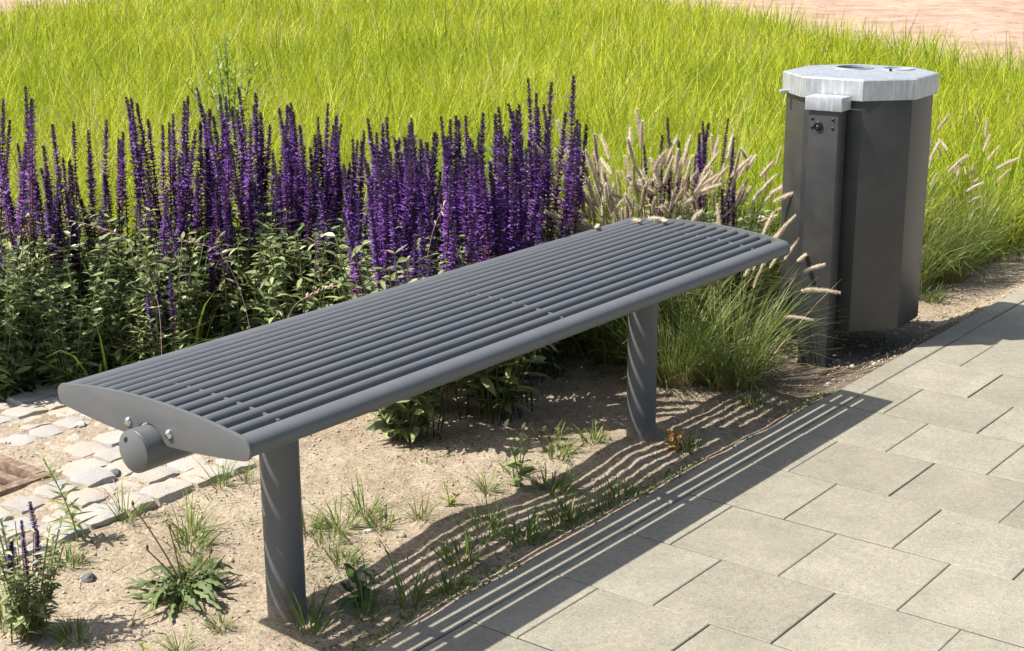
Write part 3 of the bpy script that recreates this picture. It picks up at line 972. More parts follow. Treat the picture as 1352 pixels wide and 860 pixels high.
SPK_OLD = [spike_mesh(130+i, f, b) for i, (f, b) in enumerate(((.7, .5), (.9, .46), (.8, .55), (.6, .5)))]

def foliage_mesh(seed, h=.42, nst=30, spread=.16, leaf=.062, mat=None):
    g = np.random.default_rng(seed); A = Acc()
    for s in range(nst):
        a = g.uniform(0, 2*math.pi); l = g.uniform(.3, 1)*spread; H = h*g.uniform(.55, 1.05)
        b0 = np.array([math.cos(a)*l*.25, math.sin(a)*l*.25, 0]); tip = np.array([math.cos(a)*l, math.sin(a)*l, H])
        t = np.linspace(0, 1, 5)[:, None]; pts = b0+(tip-b0)*t; pts[:, 2] = H*(t[:, 0]**.85)
        A.add(*tube_path(pts, np.full(5, .0018), 3, (.2, 0, 0)))
        nn = int(H/.030)
        for k in range(1, nn+1):
            q = k/nn; c = b0+(tip-b0)*q; c[2] = H*q**.85
            aa = g.uniform(0, math.pi)+np.array([0, math.pi])+g.normal(0, .3, 2)
            el = g.uniform(-.1, .75, 2)
            d = np.stack([np.cos(aa)*np.cos(el), np.sin(aa)*np.cos(el), np.sin(el)], -1)
            L_ = leaf*g.uniform(.55, 1.15, 2)*(1.15-.55*q)
            A.add(*leaf_set(np.repeat(c[None], 2, 0), d, L_, L_*g.uniform(.26, .42, 2), g.uniform(.05, .55, 2), np.clip(g.normal(.45, .28, 2), 0, 1), K=4, fold=.3, roll=g.normal(0, .4, 2)))
    return A.mesh('foliage', mat or SALVIA_LEAF)
FOL = [foliage_mesh(200+i) for i in range(6)]

rp = random.Random(77)
def salvia(x, y, h, nsp, spread, label, group=None, fol=1.0, old=.15, lean=(0, 0), hvar=.32):
    x, y = mv(x, y); h *= LOW; fol *= LOW
    t = empty('salvia_plant', (x, y, gz1(x, y)-.004), rp.uniform(0, 6.28))
    tag(t, label, 'salvia', group)
    o = obj('foliage', rp.choice(FOL), t, (0, 0, 0), (0, 0, 0), (fol, fol, fol*rp.uniform(.9, 1.1)))
    o['kind'] = 'stuff'
    for i in range(int(nsp*1.35+.5)):
        a = rp.uniform(0, 6.28); rr_ = spread*math.sqrt(rp.random())
        k = h/.75*(1-hvar*rp.random()**1.3)
        tilt = .21*rr_/max(spread, .01)*rp.uniform(.3, 1.2)
        m = rp.choice(SPK_OLD if rp.random() < old else SPK)
        ax = -math.sin(a)*tilt, math.cos(a)*tilt
        w = rp.uniform(.85, 1.1)*min(1, .28+h)
        obj('flower_spike', m, t, (rr_*math.cos(a), rr_*math.sin(a), 0), (ax[0]+lean[0], ax[1]+lean[1], rp.uniform(0, 6.28)), (w, w, k))
    return t
G1 = 'purple salvia in the dense mass behind the bench'
G2 = 'loose dark salvia at the left'
# left, loose and partly faded
salvia(-.42, 2.20, .82, 6, .09, 'tall purple salvia cut by the left edge of the picture, beside the setts', G2, old=.35)
salvia(-.32, 2.34, .78, 6, .08, 'dark salvia standing just behind the leftmost clump', G2, old=.5)
salvia(-.20, 2.12, .68, 7, .10, 'sparse short salvia with faded spikes, second clump from the left', G2, old=.6, hvar=.35)
salvia(-.02, 2.22, .68, 7, .10, 'sparse salvia with thin dark spikes left of the dense purple mass', G2, old=.55, hvar=.35)
salvia(-.02, 1.98, .56, 6, .10, 'low leafy salvia in front of the sparse dark spikes at the left', G2, old=.3, hvar=.35)
salvia(-.46, 2.08, .32, 0, .05, 'flowerless leafy salvia at the edge of the setts by the left border', G2, fol=1.0)
salvia(-.30, 1.99, .30, 0, .05, 'flowerless salvia foliage in deep shade left of the near bench corner', G2, fol=.95)
salvia(-.12, 1.88, .30, 0, .05, 'flowerless salvia foliage in deep shade just above the near bench corner', G2, fol=.95)
salvia(.04, 1.72, .30, 0, .05, 'flowerless salvia foliage above the near part of the bench back', G2, fol=.95)
salvia(-.40, 1.96, .26, 0, .05, 'flowerless salvia at the front edge of the bed beside the setts', G2, fol=.75)
salvia(-.22, 1.88, .26, 0, .05, 'low dark salvia foliage behind the near corner of the bench', G2, fol=.8)
salvia(-.52, 2.16, .26, 0, .05, 'salvia foliage cut by the left border under the tallest spikes', G2, fol=.95)
salvia(-.10, 2.04, .26, 0, .05, 'leafy salvia without spikes between the two sparse left clumps', G2, fol=1.05)
salvia(.12, 1.56, .30, 0, .05, 'flowerless salvia foliage above the middle of the bench back', G2, fol=.95)
salvia(-.27, 2.20, .72, 6, .09, 'faded salvia between the leftmost spikes and the second clump', G2, old=.5, hvar=.35)
salvia(-.11, 2.30, .70, 6, .09, 'dark salvia at the back left, behind the sparse clumps', G2, old=.5, hvar=.3)
salvia(.06, 2.06, .70, 8, .10, 'violet salvia joining the sparse left clumps to the dense mass', G2, old=.25, hvar=.35)
salvia(-.56, 2.06, .26, 0, .05, 'low salvia foliage at the left border beside the setts', G2, fol=.9)
salvia(.34, 1.80, .72, 9, .10, 'violet salvia between the two lines of the dense mass', G1, old=.12)
salvia(.52, 1.62, .70, 8, .10, 'violet salvia behind the front line, right of its middle', G1, old=.12)
salvia(.42, 1.40, .71, 9, .10, 'violet salvia just left of the tall right hand mass', G1, old=.12)
# the dense mass
ROWA = 'violet salvia in the rear line of the dense mass, %s from the left'
ROWB = 'violet salvia in the front line of the dense mass, %s from the left'
ORD = ('first', 'second', 'third', 'fourth', 'fifth', 'sixth', 'seventh', 'eighth')
for k, (x, y, h, ns) in enumerate([(.12, 2.04, .76, 10), (.22, 2.0, .77, 10), (.33, 2.0, .76, 10), (.45, 1.90, .72, 9), (.55, 1.80, .68, 7)]):
    salvia(x, y, h, ns, .10, ROWA % ORD[k], G1, old=.12)
for k, (x, y, h, ns) in enumerate([(.07, 1.82, .62, 9), (.21, 1.76, .70, 11), (.36, 1.68, .70, 11), (.22, 1.56, .58, 8), (.42, 1.50, .68, 9), (.28, 1.36, .64, 9), (.15, 1.30, .66, 9), (.46, 1.32, .70, 8)]):
    salvia(x, y, h, ns, .10, ROWB % ORD[k], G1, old=.1)
salvia(-.11, .985, .60, 6, .09, 'salvia whose dark leafy base shows under the bench, left of the two', G1, old=.2, fol=1.1, hvar=.3)
salvia(.16, .93, .72, 15, .11, 'salvia whose dark leafy base shows under the bench, right of the two', G1, old=.08, fol=1.15)
salvia(.05, 1.13, .72, 12, .10, 'violet salvia clump behind the two bases seen under the bench', G1, old=.1)
salvia(.36, 1.04, .77, 15, .10, 'very dense tall violet salvia clump right of the middle of the bench', G1, old=.05)
salvia(.34, 1.22, .75, 12, .10, 'violet salvia clump at the back of the dense right hand mass', G1, old=.1)
salvia(.50, 1.06, .78, 12, .095, 'tall violet salvia second from the right end of the dense mass', G1, old=.12)
salvia(.63, 1.13, .82, 10, .080, 'tallest salvia at the right end of the dense violet mass', G1, old=.3, hvar=.3)
salvia(.73, 1.08, .76, 3, .05, 'thin isolated salvia spikes beside the pale seed heads', G1, old=.8)
# among the pale grass
G3 = 'dark salvia among the pale seed heads'
for x, y, h, ns, lab in ((1.02, .95, .63, 5, 'dark faded salvia among the pale seed heads, farthest from the bin'),
                         (1.24, 1.0, .63, 7, 'dark faded salvia left of the bin, in the thick of the seed heads'),
                         (1.42, 1.05, .63, 7, 'dark faded salvia right beside the back of the bin'),
                         (1.22, .84, .52, 4, 'short dark salvia behind the far corner of the bench')):
    salvia(x, y, h, ns, .09, lab, G3, old=.75, hvar=.25)
# two small ones at the near end
salvia(-1.315, .83, .27, 3, .045, 'small salvia with three short dark spikes in the lower left corner', None, fol=.52, old=1, hvar=.3)
salvia(-.215, 1.80, .36, 2, .06, 'short salvia with two low purple spikes just above the near bench corner', None, fol=.6, old=0)

# ------------------------------------------------------------------ fountain grass
def head_mesh(seed, H, reach, droop, hl, hr):
    """a stem that leans out by `reach` and ends in a fuzzy head of length hl"""
    g = np.random.default_rng(seed); A = Acc()
    K = 16; t = np.linspace(0, 1, K)
    total = H+hl
    x = reach*t**2.0; z = total*(t-droop*.5*t**3)
    pts = np.stack([x, .012*np.sin(t*5+seed), z], -1)
    seg = np.concatenate([[0], np.cumsum(np.linalg.norm(np.diff(pts, axis=0), axis=1))]); Ls = seg[-1]
    s0 = Ls-hl
    A.add(*tube_path(pts, np.full(K, .0009), 3, (.5, 0, 0)))
    NBR = 900
    u = g.random(NBR); s = s0+u*hl
    P = np.stack([np.interp(s, seg, pts[:, i]) for i in range(3)], -1)
    d = np.stack([np.interp(np.clip(s+.004, 0, Ls), seg, pts[:, i])-np.interp(s-.004, seg, pts[:, i]) for i in range(3)], -1)
    d /= np.linalg.norm(d, axis=1, keepdims=True)
    rv = g.normal(size=(NBR, 3)); rv -= d*(rv*d).sum(1, keepdims=True); rv /= np.linalg.norm(rv, axis=1, keepdims=True)
    out = rv*.9+d*.55
    L_ = hr*np.interp(u, [0, .12, .6, 1], [.9, 1.15, 1.1, .8])*g.uniform(.7, 1.25, NBR)
    V, F, T = leaf_set(P, out, L_, L_*.15, np.zeros(NBR), g.random(NBR), K=2, fold=None, shape=([0, 1], [1, .2]))
    T[:, 2] = 1; A.add(V, F, T)
    V, F, T = tube_path(np.stack([np.interp(np.linspace(s0, Ls, 7), seg, pts[:, i]) for i in range(3)], -1), hr*np.array([.25, .42, .46, .46, .42, .34, .12]), 6, (.35, 0, 1))
    T[:, 2] = 1; A.add(V, F, T)
    return A.mesh('seed_head', HEAD)
HEADS = [head_mesh(300+i, H, rc, dr, hl*1.12, .0086) for i, (H, rc, dr, hl) in enumerate(((.50, .12, .10, .075), (.54, .24, .25, .08), (.50, .30, .38, .07), (.55, .08, .03, .07), (.50, .20, .2, .085), (.44, .34, .55, .075), (.53, .16, .12, .06), (.52, .28, .45, .08), (.46, .10, .05, .06)))]
HEAD_ARCH = head_mesh(350, .40, .33, .85, .120, .0085)

def clump_mesh(seed, n, Lr, spread, lean, curl, hw, mat, name='blades'):
    g = np.random.default_rng(seed)
    a = g.uniform(0, 2*math.pi, n); rr_ = spread*np.sqrt(g.random(n))
    base = np.stack([rr_*np.cos(a), rr_*np.sin(a), np.zeros(n)-.004], -1)
    V, F, T = blade_set(base, a+g.normal(0, .5, n), g.uniform(Lr[0], Lr[1], n), np.abs(g.normal(lean, lean*.6, n)), np.abs(g.normal(curl, curl*.5, n)), g.uniform(.7, 1.2, n)*hw, g.random(n), K=5, twist=g.normal(0, .6, n))
    return quads_mesh(name, V, F, T, mat)
BLD = [clump_mesh(400+i, 420, (.18, .50), .07, .30, .8, .0017, GRASS_GREEN) for i in range(4)]

def fountain(x, y, nh, label, group=None, s=1.0, azr=None, hs=(.8, 1.1), arch=(), blades=None, spread=.05):
    x, y = mv(x, y); s *= LOW
    t = empty('fountain_grass', (x, y, gz1(x, y)-.003), 0)
    tag(t, label, 'grass', group)
    o = obj('blades', blades or rp.choice(BLD), t, (0, 0, 0), (0, 0, rp.uniform(0, 6.28)), (s, s, s)); o['kind'] = 'stuff'
    for i in range(nh):
        a = rp.uniform(0, 6.28) if azr is None else rp.gauss(*azr)
        k = s*rp.uniform(*hs)
        obj('seed_head', rp.choice(HEADS), t, (rp.uniform(-spread, spread), rp.uniform(-spread, spread), 0), (rp.uniform(-.06, .06), rp.uniform(-.06, .06), a), (k*rp.uniform(.8, 1.15), k, k))
    for a, k in arch:
        obj('seed_head', HEAD_ARCH, t, (0, 0, 0), (0, 0, a), (k, k, k))
    return t
GF = 'pale fountain grass behind the far end of the bench'
fountain(.76, 1.0, 75, 'pale seed-headed fountain grass fanning left beside the last purple spikes', GF, 1.08, (2.4, .9), (.58, 1.06))
fountain(.91, 1.0, 80, 'pale fountain grass in the middle of the seed heads behind the bench', GF, 1.12, (2.3, 1.5), (.55, 1.05))
fountain(1.05, .94, 60, 'pale fountain grass behind the far bench end, in front of dark salvia', GF, 1.05, None, (.58, 1.06))
fountain(1.22, .90, 34, 'pale fountain grass left of the bin behind the bench end', GF, .98, None)
fountain(.74, .93, 26, 'low fountain grass leaning over the back edge of the bench', GF, .80, (3.4, .8))
fountain(.86, .90, 36, 'short dense fountain grass tucked right behind the bench back edge', GF, .92, (2.6, 1.5), (.6, 1.08))
TUS = clump_mesh(420, 680, (.14, .50), .10, .34, .80, .0018, GRASS_GREEN)
fountain(.765, .575, 15, 'bushy green grass tussock between the far bench post and the bin', None, .80, (-.25, .5), (.78, 1.08), ((-.95, .92), (-1.2, .7)), TUS)
fountain(.68, .71, 3, 'darker grass tussock in the shade behind the far bench post', None, .8, (-.4, .5), (.7, .9), (), TUS)
GR = 'fountain grass right of the bin'
fountain(2.06, .62, 9, 'fountain grass with pale heads right beside the bin', GR, .92, (-.6, .9), (.75, 1.05))
fountain(2.26, .57, 10, 'fountain grass with nodding heads at the right edge of the picture', GR, .92, (-.5, .9), (.75, 1.02))
fountain(2.20, .80, 7, 'fountain grass behind the two clumps right of the bin', GR, 1.05, (-.6, .6), (.85, 1.0))
fountain(2.50, .62, 6, 'fountain grass farthest along the path edge', GR, 1.0, None, (.8, 1))
fountain(1.75, .98, 5, 'fountain grass mostly hidden behind the bin', GR, .95, None, (.8, .95))

# loose heads lying on the slats at the back edge
def loose_head(x, y, z, rz, label):
    g = np.random.default_rng(int(x*1000) & 255); A = Acc()
    n = 150; u = g.random(n); L = .032
    P = np.stack([(u-.5)*L, np.zeros(n), np.zeros(n)], -1)
    rv = g.normal(size=(n, 3)); rv[:, 0] = .6
    V, F, T = leaf_set(P, rv, np.full(n, .009)*g.uniform(.7, 1.2, n), np.full(n, .0028), np.zeros(n), g.random(n), K=2, fold=None, shape=([0, 1], [1, .2]))
    T[:, 2] = 1; A.add(V, F, T)
    V, F, T = tube_path(np.stack([np.linspace(-L/2, L/2, 5), np.zeros(5), np.zeros(5)], -1), [.002, .0045, .0045, .004, .001], 6, (.4, 0, 1)); T[:, 2] = 1; A.add(V, F, T)
    o = obj('seed_head', A.mesh('seed_head', HEAD), None, (x, y, z), (0, 0, rz))
    tag(o, label, 'seed head', 'seed heads lying on the bench')
loose_head(.49, .835, ztop(.835)-.004+.008, .5, 'fluffy seed head lying on the back rail, leftmost of the four')
loose_head(.588, .775, ztop(.775)+.004, 1.2, 'seed head lying on the last slats, second of four from the left')
loose_head(.625, .74, ztop(.74)+.004, 1.9, 'pale fluffy seed head on the slats, third of four from the left')
loose_head(.605, .70, ztop(.70)+.004, .9, 'pale seed head on the slats farthest right of the four')

# ------------------------------------------------------------------ wild grass stalks with pink panicles
def stalk(x, y, pts, label, n=26):
    g = np.random.default_rng(int(abs(x)*999)); A = Acc()
    pts = np.array(pts, float); K = 14
    tt = np.linspace(0, 1, K); q = np.linspace(0, 1, len(pts))
    P = np.stack([np.interp(tt, q, pts[:, i]) for i in range(3)], -1)
    for _ in range(2): P[1:-1] = (P[:-2]+2*P[1:-1]+P[2:])/4
    x, y = mv(x, y)
    t = empty('wild_grass_stalk', (x, y, gz1(x, y)-.002))
    tag(t, label, 'grass stalk', 'pink wild grass stalks in front of the salvia')
    A.add(*tube_path(P, np.linspace(.0010, .0006, K), 4, (.6, 0, 0)))
    obj('stalk', A.mesh('stalk', PINKSEED), t)
    B = Acc(); u = g.uniform(.72, 1, n)
    b = np.stack([np.interp(u, tt, P[:, i]) for i in range(3)], -1)
    d = P[-1]-P[-4]; d /= np.linalg.norm(d)
    rv = g.normal(size=(n, 3))*.55+d
    B.add(*leaf_set(b, rv, g.uniform(.012, .026, n), g.uniform(.004, .007, n), g.uniform(0, .4, n), g.random(n), K=3, fold=.3))
    o = obj('panicle', B.mesh('panicle', PINKSEED), t); o['kind'] = 'stuff'
stalk(-.02, 1.02, [(0, 0, 0), (.0, .0, .3), (.03, -.02, .52), (.08, -.05, .63)], 'pinkish grass stalk rising diagonally in front of the dense violet spikes')
stalk(-.28, 1.72, [(0, 0, 0), (.02, .0, .3), (-.04, .05, .48), (-.17, .13, .53)], 'pinkish grass stalk nodding left over the salvia leaves')
stalk(-.02, 1.62, [(0, 0, 0), (-.02, .02, .25), (-.06, .06, .40), (-.16, .12, .44)], 'pinkish grass stalk nodding left in the middle of the salvia')
stalk(-.14, 1.42, [(0, 0, 0), (.02, .0, .2), (.06, -.02, .30), (.16, -.07, .33)], 'low pinkish grass stalk leaning right just above the bench')

# ------------------------------------------------------------------ weed in the meadow
def leafy(name, x, y, label, mat, stems, cat='weed', leaf_name='leaf', wl=.3, group=None, separate=False):
    """stems: list of (dx, dy, height, n leaves, leaf length)"""
    x, y = mv(x, y)
    t = empty(name, (x, y, gz1(x, y)-.003)); tag(t, label, cat, group)
    g = np.random.default_rng(int(abs(x*131+y*77)*10))
    for (dx, dy, h, nl, ll) in stems:
        A = Acc(); K = 7; tt = np.linspace(0, 1, K)
        P = np.stack([dx*tt**1.6, dy*tt**1.6, h*tt], -1)
        A.add(*tube_path(P, np.linspace(.0022, .0010, K)*max(.6, h/.25)**.5, 5, (.5, 0, 0)))
        s = obj('stem', A.mesh('stem', mat), t)
        B = Acc(); u = np.linspace(.12, 1, nl)
        b = np.stack([np.interp(u, tt, P[:, i]) for i in range(3)], -1)
        a = np.arange(nl)*2.4+g.uniform(0, 6); el = np.interp(u, [0, 1], [.15, .9])+g.normal(0, .15, nl)
        d = np.stack([np.cos(a)*np.cos(el), np.sin(a)*np.cos(el), np.sin(el)], -1)
        L_ = ll*np.interp(u, [0, .3, 1], [.8, 1, .5])*g.uniform(.8, 1.15, nl)
        if separate:
            for i in range(nl):
                V, F, T = leaf_set(np.zeros((1, 3)), d[i:i+1], L_[i:i+1], L_[i:i+1]*wl, g.uniform(.1, .5, 1), g.random(1), K=6, fold=.25)
                obj(leaf_name, quads_mesh('leaf', V, F, T, mat), t, b[i])
        else:
            B.add(*leaf_set(b, d, L_, L_*wl, g.uniform(.1, .5, nl), g.random(nl), K=5, fold=.25))
            o = obj('foliage', B.mesh('foliage', mat), t); o['kind'] = 'stuff'
    return t
leafy('meadow_weed', 1.90, 3.86, 'grey green leafy weed standing tall in the meadow behind the salvia', GREYWEED,
      [(.05*math.cos(i*1.1)*i*.5, .05*math.sin(i*1.1)*i*.5, .74-.025*i, 34, .095) for i in range(11)], wl=.3)
for (x, y, lab) in ((2.9, 4.6, 'dry pale grass stalk standing in the meadow behind the purple spikes'), (3.15, 4.55, 'second dry pale grass stalk in the meadow, right of its twin')):
    stalk(x, y, [(0, 0, 0), (.01, 0, .35), (.02, .01, .62), (.04, .0, .78)], lab, 20)

# ------------------------------------------------------------------ weeds on the soil
leafy('upright_weed', -1.005, 1.105, 'leafy upright weed leaning left in front of the setts', GREYWEED, [(-.035, .05, .195, 34, .062)], wl=.2, separate=True)
leafy('seedling', -.20, .565, 'grey green broad-leaved seedling growing under the middle of the bench', SALVIA_LEAF,
      [(-.03, .02, .16, 10, .05), (.02, -.01, .12, 9, .05), (.05, .03, .13, 8, .05)], wl=.48, separate=True)
leafy('lime_sprout', -.405, .60, 'small bright lime sprout on the sand under the bench', LIME, [(0, .01, .055, 7, .035), (.02, -.01, .03, 6, .032)], wl=.45, separate=True)
leafy('lime_sprout', -1.24, .60, 'tiny lime sprout at the bottom edge of the picture', LIME, [(0, .0, .03, 6, .028)], wl=.5, separate=True)
leafy('broadleaf_weed', -.845, .455, 'dark green toothed weed right of the near bench post', DARKWEED, [(.01, .02, .075, 9, .062), (-.03, .0, .045, 7, .06), (.03, -.01, .05, 7, .055)], wl=.42, separate=True)
leafy('withered_weed', .215, .41, 'withered orange weed at the foot of the far bench post', ORANGE, [(.0, .01, .05, 9, .04), (.03, -.01, .035, 8, .04), (-.02, 0, .04, 7, .035)], wl=.5, separate=True)

def rosette(x, y, n, R, label, mat, stalks=()):
    x, y = mv(x, y)
    t = empty('rosette_weed', (x, y, gz1(x, y)-.001)); tag(t, label, 'weed')
    g = np.random.default_rng(91)
    for i in range(n):
        a = i*2.4+g.uniform(-.3, .3); L_ = R*g.uniform(.15, 1.05)*(1 if i % 3 else .6); K = 13; tt = np.linspace(0, 1, K)
        h = np.sin(tt*math.pi*g.uniform(.7, 1.1))*.022*g.uniform(.2, 1.7)+.002+.012*g.random()*tt+.002*np.sin(tt*19+i)
        bend = g.normal(0, .35)
        P = np.stack([np.cos(a+bend*tt)*L_*tt, np.sin(a+bend*tt)*L_*tt, h], -1)[None]
        w = np.interp(tt, [0, .25, .7, 1], [.12, .5, 1, .15])*(.35*R+.65*L_)*.050*(1+.42*np.where(np.arange(K) % 2, 1, -1))
        T = np.stack([np.full(K, g.random()), tt, np.zeros(K)], -1)[None]
        V, F, T = ribbons(P, w[None], np.array([[[-math.sin(a), math.cos(a), .5*g.normal()]]]), T, .35)
        obj('leaf', quads_mesh('leaf', V, F, T, mat), t)
    for dx, dy, h in stalks:
        A = Acc(); tt = np.linspace(0, 1, 8)
        P = np.stack([dx*tt**1.3, dy*tt**1.3, h*tt], -1)
        A.add(*tube_path(P, np.linspace(.0022, .0013, 8), 5, (.4, 0, 0)))
        V, F, T = tube_path(np.array([P[-1], P[-1]+[0, 0, .006], P[-1]+[0, 0, .012]]), [.0016, .0034, .001], 5, (.1, 0, 0)); A.add(V, F, T)
        obj('flower_stalk', A.mesh('flower_stalk', REDSTALK), t)
rosette(-1.035, .735, 150, .125, 'flat green rosette weed with reddish stalks left of the near bench post', ROSE, ((-.05, .075, .185), (.0, .03, .13), (-.05, .04, .10), (.06, -.02, .07)))

# ------------------------------------------------------------------ grass tufts
TF = [clump_mesh(500+i, n_, (.03, L_), sp_, .45, .7, .0017, TUFT) for i, (n_, L_, sp_) in enumerate(((44, .115, .025), (70, .08, .035), (30, .15, .02), (60, .10, .05)))]
def tuft(x, y, v, s, label):
    x, y = mv(x, y)
    t = obj('grass_tuft', TF[v], None, (x, y, gz1(x, y)), (0, 0, rp.uniform(0, 6.28)), (s, s, s))
    tag(t, label, 'grass tuft', 'grass tufts growing on the sandy soil')
for a in (
    (-.30, 1.92, 2, 3.0, 'long arching pale grass blades over the salvia leaves at the left'),
    (-.12, 1.84, 2, 2.6, 'arching grass blades just above the near end of the bench'),
    (-.62, .72, 0, 1.1, 'loose grass tuft on sunny sand midway between near post and seedling'),
    (-.53, .735, 2, .9, 'wispy grass tuft with leaning blades right of the near post'),
    (-.70, .68, 3, .7, 'thin low grass patch just right of the near bench post top'),
    (-.83, .96, 0, 1.0, 'yellow green tuft behind the rosette weed'),
    (-1.075, .585, 1, .6, 'small bright tuft below the rosette weed'),
    (-1.075, .70, 1, .7, 'bright tuft inside the front of the rosette weed'),
    (-.62, 1.10, 2, .75, 'wispy tuft at the sett edge below the bench tube'),
    (-.57, 1.07, 2, .6, 'small wispy tuft at the sett edge nearest the bench post'),
    (-.87, 1.12, 2, .8, 'dry wispy tuft at the sett edge right of the upright weed'),
    (-1.09, 1.03, 1, .8, 'bright tuft beside the grey stone'),
    (-.49, .44, 3, .9, 'short grass patch lying in the slat shadows'),
    (-.42, .47, 0, .8, 'short tuft in the slat shadows beside the grass patch'),
    (-.33, .345, 3, .85, 'grass patch against the edging at the middle of the shadow'),
    (-.20, .335, 0, .75, 'tuft against the edging right of the grass patch'),
    (-.80, .36, 2, 1.1, 'tall wispy tuft below the near post by the edging'),
    (-.88, .40, 2, .9, 'tall wispy tuft right at the foot of the near post'),
    (-.985, .445, 2, 1.05, 'pale seeding grass in front of the near post foot'),
    (-.13, .62, 3, .8, 'grass tuft hugging the right side of the seedling'),
    (-.27, .60, 0, .75, 'grass tuft hugging the left side of the seedling'),
    (.10, .70, 3, .7, 'shaded tuft on dark soil left of the far post'),
    (.23, .385, 1, 1.0, 'dark green tuft in front of the withered orange weed'),
    (-.50, .60, 0, .7, 'small tuft between lime sprout and near post'),
    (-1.19, .56, 0, .7, 'tuft at the bottom edge left of the near post'),
    (-1.27, .76, 1, .8, 'lush tuft beside the small salvia in the corner'),
    (.62, .42, 1, .8, 'small green tuft in shade below the far bench end'),
    (-.66, .78, 1, 1.0, 'low green tuft behind the loose tuft near the near post'),
    (-.56, .66, 1, .9, 'low green tuft on the sand halfway along the bench'),
    (-.74, .60, 1, .8, 'small green tuft right beside the near post'),
    (-.88, .90, 1, 1.1, 'green tuft at the back of the rosette weed, nearest the setts'),
    (-.95, .80, 1, .9, 'green tuft touching the right side of the rosette weed'),
    (-.60, .40, 1, 1.1, 'green tuft in the shadow stripes nearest the near post'),
    (-.45, .36, 1, 1.2, 'lush tuft against the edging left of the grass patch'),
    (-.27, .37, 1, 1.1, 'lush tuft in the shadow between two edging tufts'),
    (-.10, .36, 1, 1.0, 'green tuft against the edging below the seedling'),
    (-.16, .50, 1, 1.1, 'green tuft at the foot of the seedling'),
    (.02, .62, 1, 1.0, 'shaded green tuft between the seedling and the far post'),
    (.14, .60, 1, .9, 'small shaded tuft just left of the far post'),
    (-.72, .33, 1, 1.0, 'tuft against the edging nearest the bottom of the picture'),
    (-1.30, .92, 1, 1.1, 'tuft behind the corner salvia at the sett edge'),
    (1.95, .50, 1, 1.2, 'dry tuft at the foot of the grass right of the bin'),
): tuft(*a)

# ------------------------------------------------------------------ stone, crumbs, straw
def stone(x, y, s, label, mat):
    bm = bmesh.new(); bmesh.ops.create_icosphere(bm, subdivisions=2, radius=1)
    g = random.Random(int(abs(x)*1000)); x, y = mv(x, y)
    for v in bm.verts: v.co *= 1+.22*math.sin(v.co.x*3+v.co.y*2.1)*math.cos(v.co.z*3)+g.uniform(-.09, .09)
    o = obj('stone', bm_mesh('stone', bm, mat), None, (x, y, gz1(x, y)+s*.2), (0, 0, g.uniform(0, 6)), (s, s*.7, s*.5))
    tag(o, label, 'stone')
DSTONE = mat_simple('dark_stone', (.12, .125, .13), .8)
WSTONE = mat_simple('pale_stone', (.52, .49, .44), .85)
stone(-1.10, .945, .019, 'dark grey stone on the sand beside the corner salvia', DSTONE)
stone(-.735, 1.335, .020, 'dark stone lying on the setts beside the drain grate', DSTONE)
stone(1.085, .36, .010, 'small pale stone in front of the bin post', WSTONE)
stone(-.60, .66, .010, 'small pale stone among the tufts on the sand', WSTONE)
stone(.88, .33, .014, 'pale stone by the edging below the grass tussock', WSTONE)
stone(-.585, 1.66, .016, 'pale stone on the setts behind the near bench end', WSTONE)

def scatter_crumbs(n, x0, x1, y0, y1, s0, s1):
    x = RNG.uniform(x0, x1, n); y = RNG.uniform(y0, y1, n)
    s = s0+(s1-s0)*RNG.random(n)**4
    z = gh(x, y)+s*.25
    oc = np.array([[1, 0, 0], [0, 1, 0], [-1, 0, 0], [0, -1, 0], [0, 0, .8], [0, 0, -.8]], float)
    V = oc[None]*s[:, None, None]*RNG.uniform(.55, 1.25, (n, 6, 1))
    a = RNG.uniform(0, 6.28, n); c, sn = np.cos(a)[:, None], np.sin(a)[:, None]
    V = np.stack([V[..., 0]*c-V[..., 1]*sn, V[..., 0]*sn+V[..., 1]*c, V[..., 2]], -1)+np.stack([x, y, z], -1)[:, None, :]
    f = np.array([[0, 1, 4], [1, 2, 4], [2, 3, 4], [3, 0, 4], [1, 0, 5], [2, 1, 5], [3, 2, 5], [0, 3, 5]])
    F = (np.arange(n)[:, None, None]*6+f[None]).reshape(-1, 3)
    T = np.zeros((n, 6, 3)); T[..., 0] = RNG.random(n)[:, None]
    return V.reshape(-1, 3), F, T.reshape(-1, 3)
V1, F1, T1 = scatter_crumbs(12000, -1.6, 1.4, E0+.005, 1.4, .0007, .0052)
V4, F4, T4 = scatter_crumbs(420, -1.6, 1.2, E0+.03, 1.3, .005, .013); V4[:, 2] -= .003; T4[:, 0] = .1+.5*T4[:, 0]
V2, F2, T2 = scatter_crumbs(3600, -1.6, 1.6, 1.2, 2.4, .0012, .007)
V3, F3, T3 = scatter_crumbs(1800, 1.2, 2.8, E0+.005, .7, .002, .009)
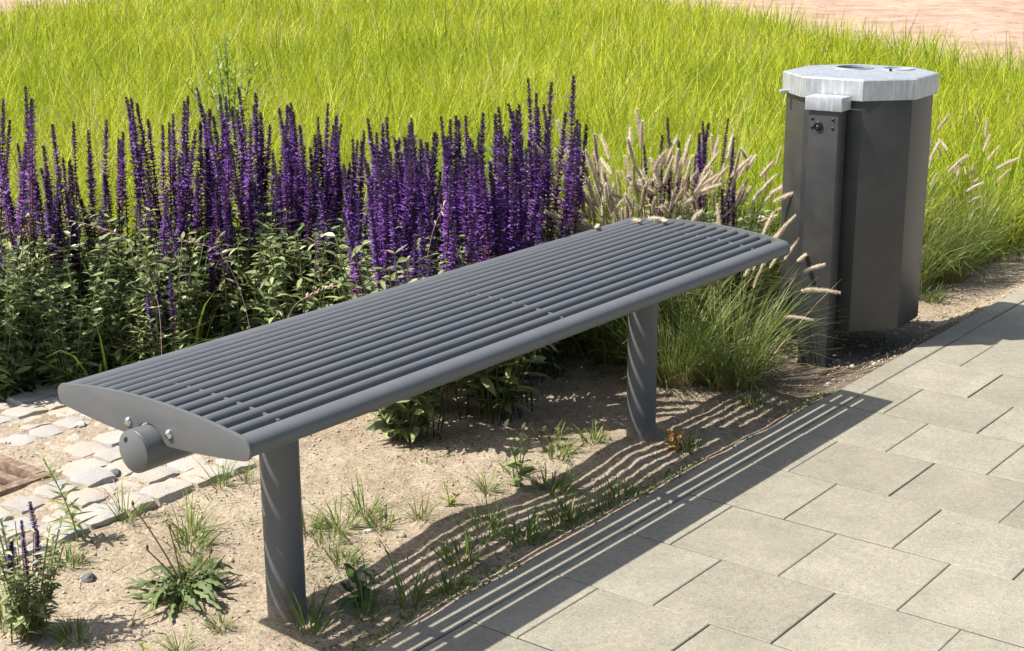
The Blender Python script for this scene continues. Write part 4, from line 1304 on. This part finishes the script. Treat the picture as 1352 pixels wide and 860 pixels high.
Vc = np.concatenate([V1, V2, V3, V4]); Fc = np.concatenate([F1, F2+len(V1), F3+len(V1)+len(V2), F4+len(V1)+len(V2)+len(V3)]); Tc = np.concatenate([T1, T2, T3, T4])
tag(obj('soil_crumbs', quads_mesh('soil_crumbs', Vc, Fc, Tc, CRUMB, smooth=False)), 'loose crumbs and fine gravel on the sandy soil', 'gravel', kind='stuff')
n = 1700
x = RNG.uniform(-1.5, 2.7, n); y = np.where(x > 1.3, RNG.uniform(E0, .7, n), RNG.uniform(E0, 1.5, n))
keep = (vnoise(x*4, y*4) > .0) | (x > .4); x, y = x[keep], y[keep]; n = len(x)
a = RNG.uniform(0, 6.28, n); el = RNG.uniform(-.05, .15, n)
V, F, T = leaf_set(np.stack([x, y, gh(x, y)+.003], -1), np.stack([np.cos(a), np.sin(a), el], -1), RNG.uniform(.015, .07, n), np.full(n, .0022), RNG.uniform(0, .1, n), RNG.random(n), K=4, fold=None)
tag(obj('straw_litter', quads_mesh('straw_litter', V, F, T, STRAW)), 'dead straw scattered over the soil', 'litter', kind='stuff')
# tiny seedlings and moss-like growth in the shade along the edging
n = 2600
x = RNG.uniform(-1.2, 1.0, n); y = E0+.004+np.abs(RNG.normal(0, .09, n))
x2 = RNG.uniform(-1.4, 1.0, 5200); y2 = RNG.uniform(.4, 1.2, 5200)
k2 = (vnoise(x2*3.1+9, y2*3.1) + .5*vnoise(x2*11, y2*11) > .52)
x = np.concatenate([x, x2[k2]]); y = np.concatenate([y, y2[k2]])
keep = (vnoise(x*5+3, y*7) > -.05) | (y > .55); x, y = x[keep], y[keep]; n = len(x)
a = RNG.uniform(0, 6.28, n); el = RNG.uniform(.1, 1.1, n)
V, F, T = leaf_set(np.stack([x, y, gh(x, y)], -1), np.stack([np.cos(a)*np.cos(el), np.sin(a)*np.cos(el), np.sin(el)], -1), RNG.uniform(.006, .02, n), RNG.uniform(.003, .007, n), RNG.uniform(0, .4, n), RNG.random(n), K=3, fold=.2)
tag(obj('ground_cover', quads_mesh('ground_cover', V, F, T, WEED)), 'tiny green seedlings along the edging under the bench', 'ground cover', kind='stuff')
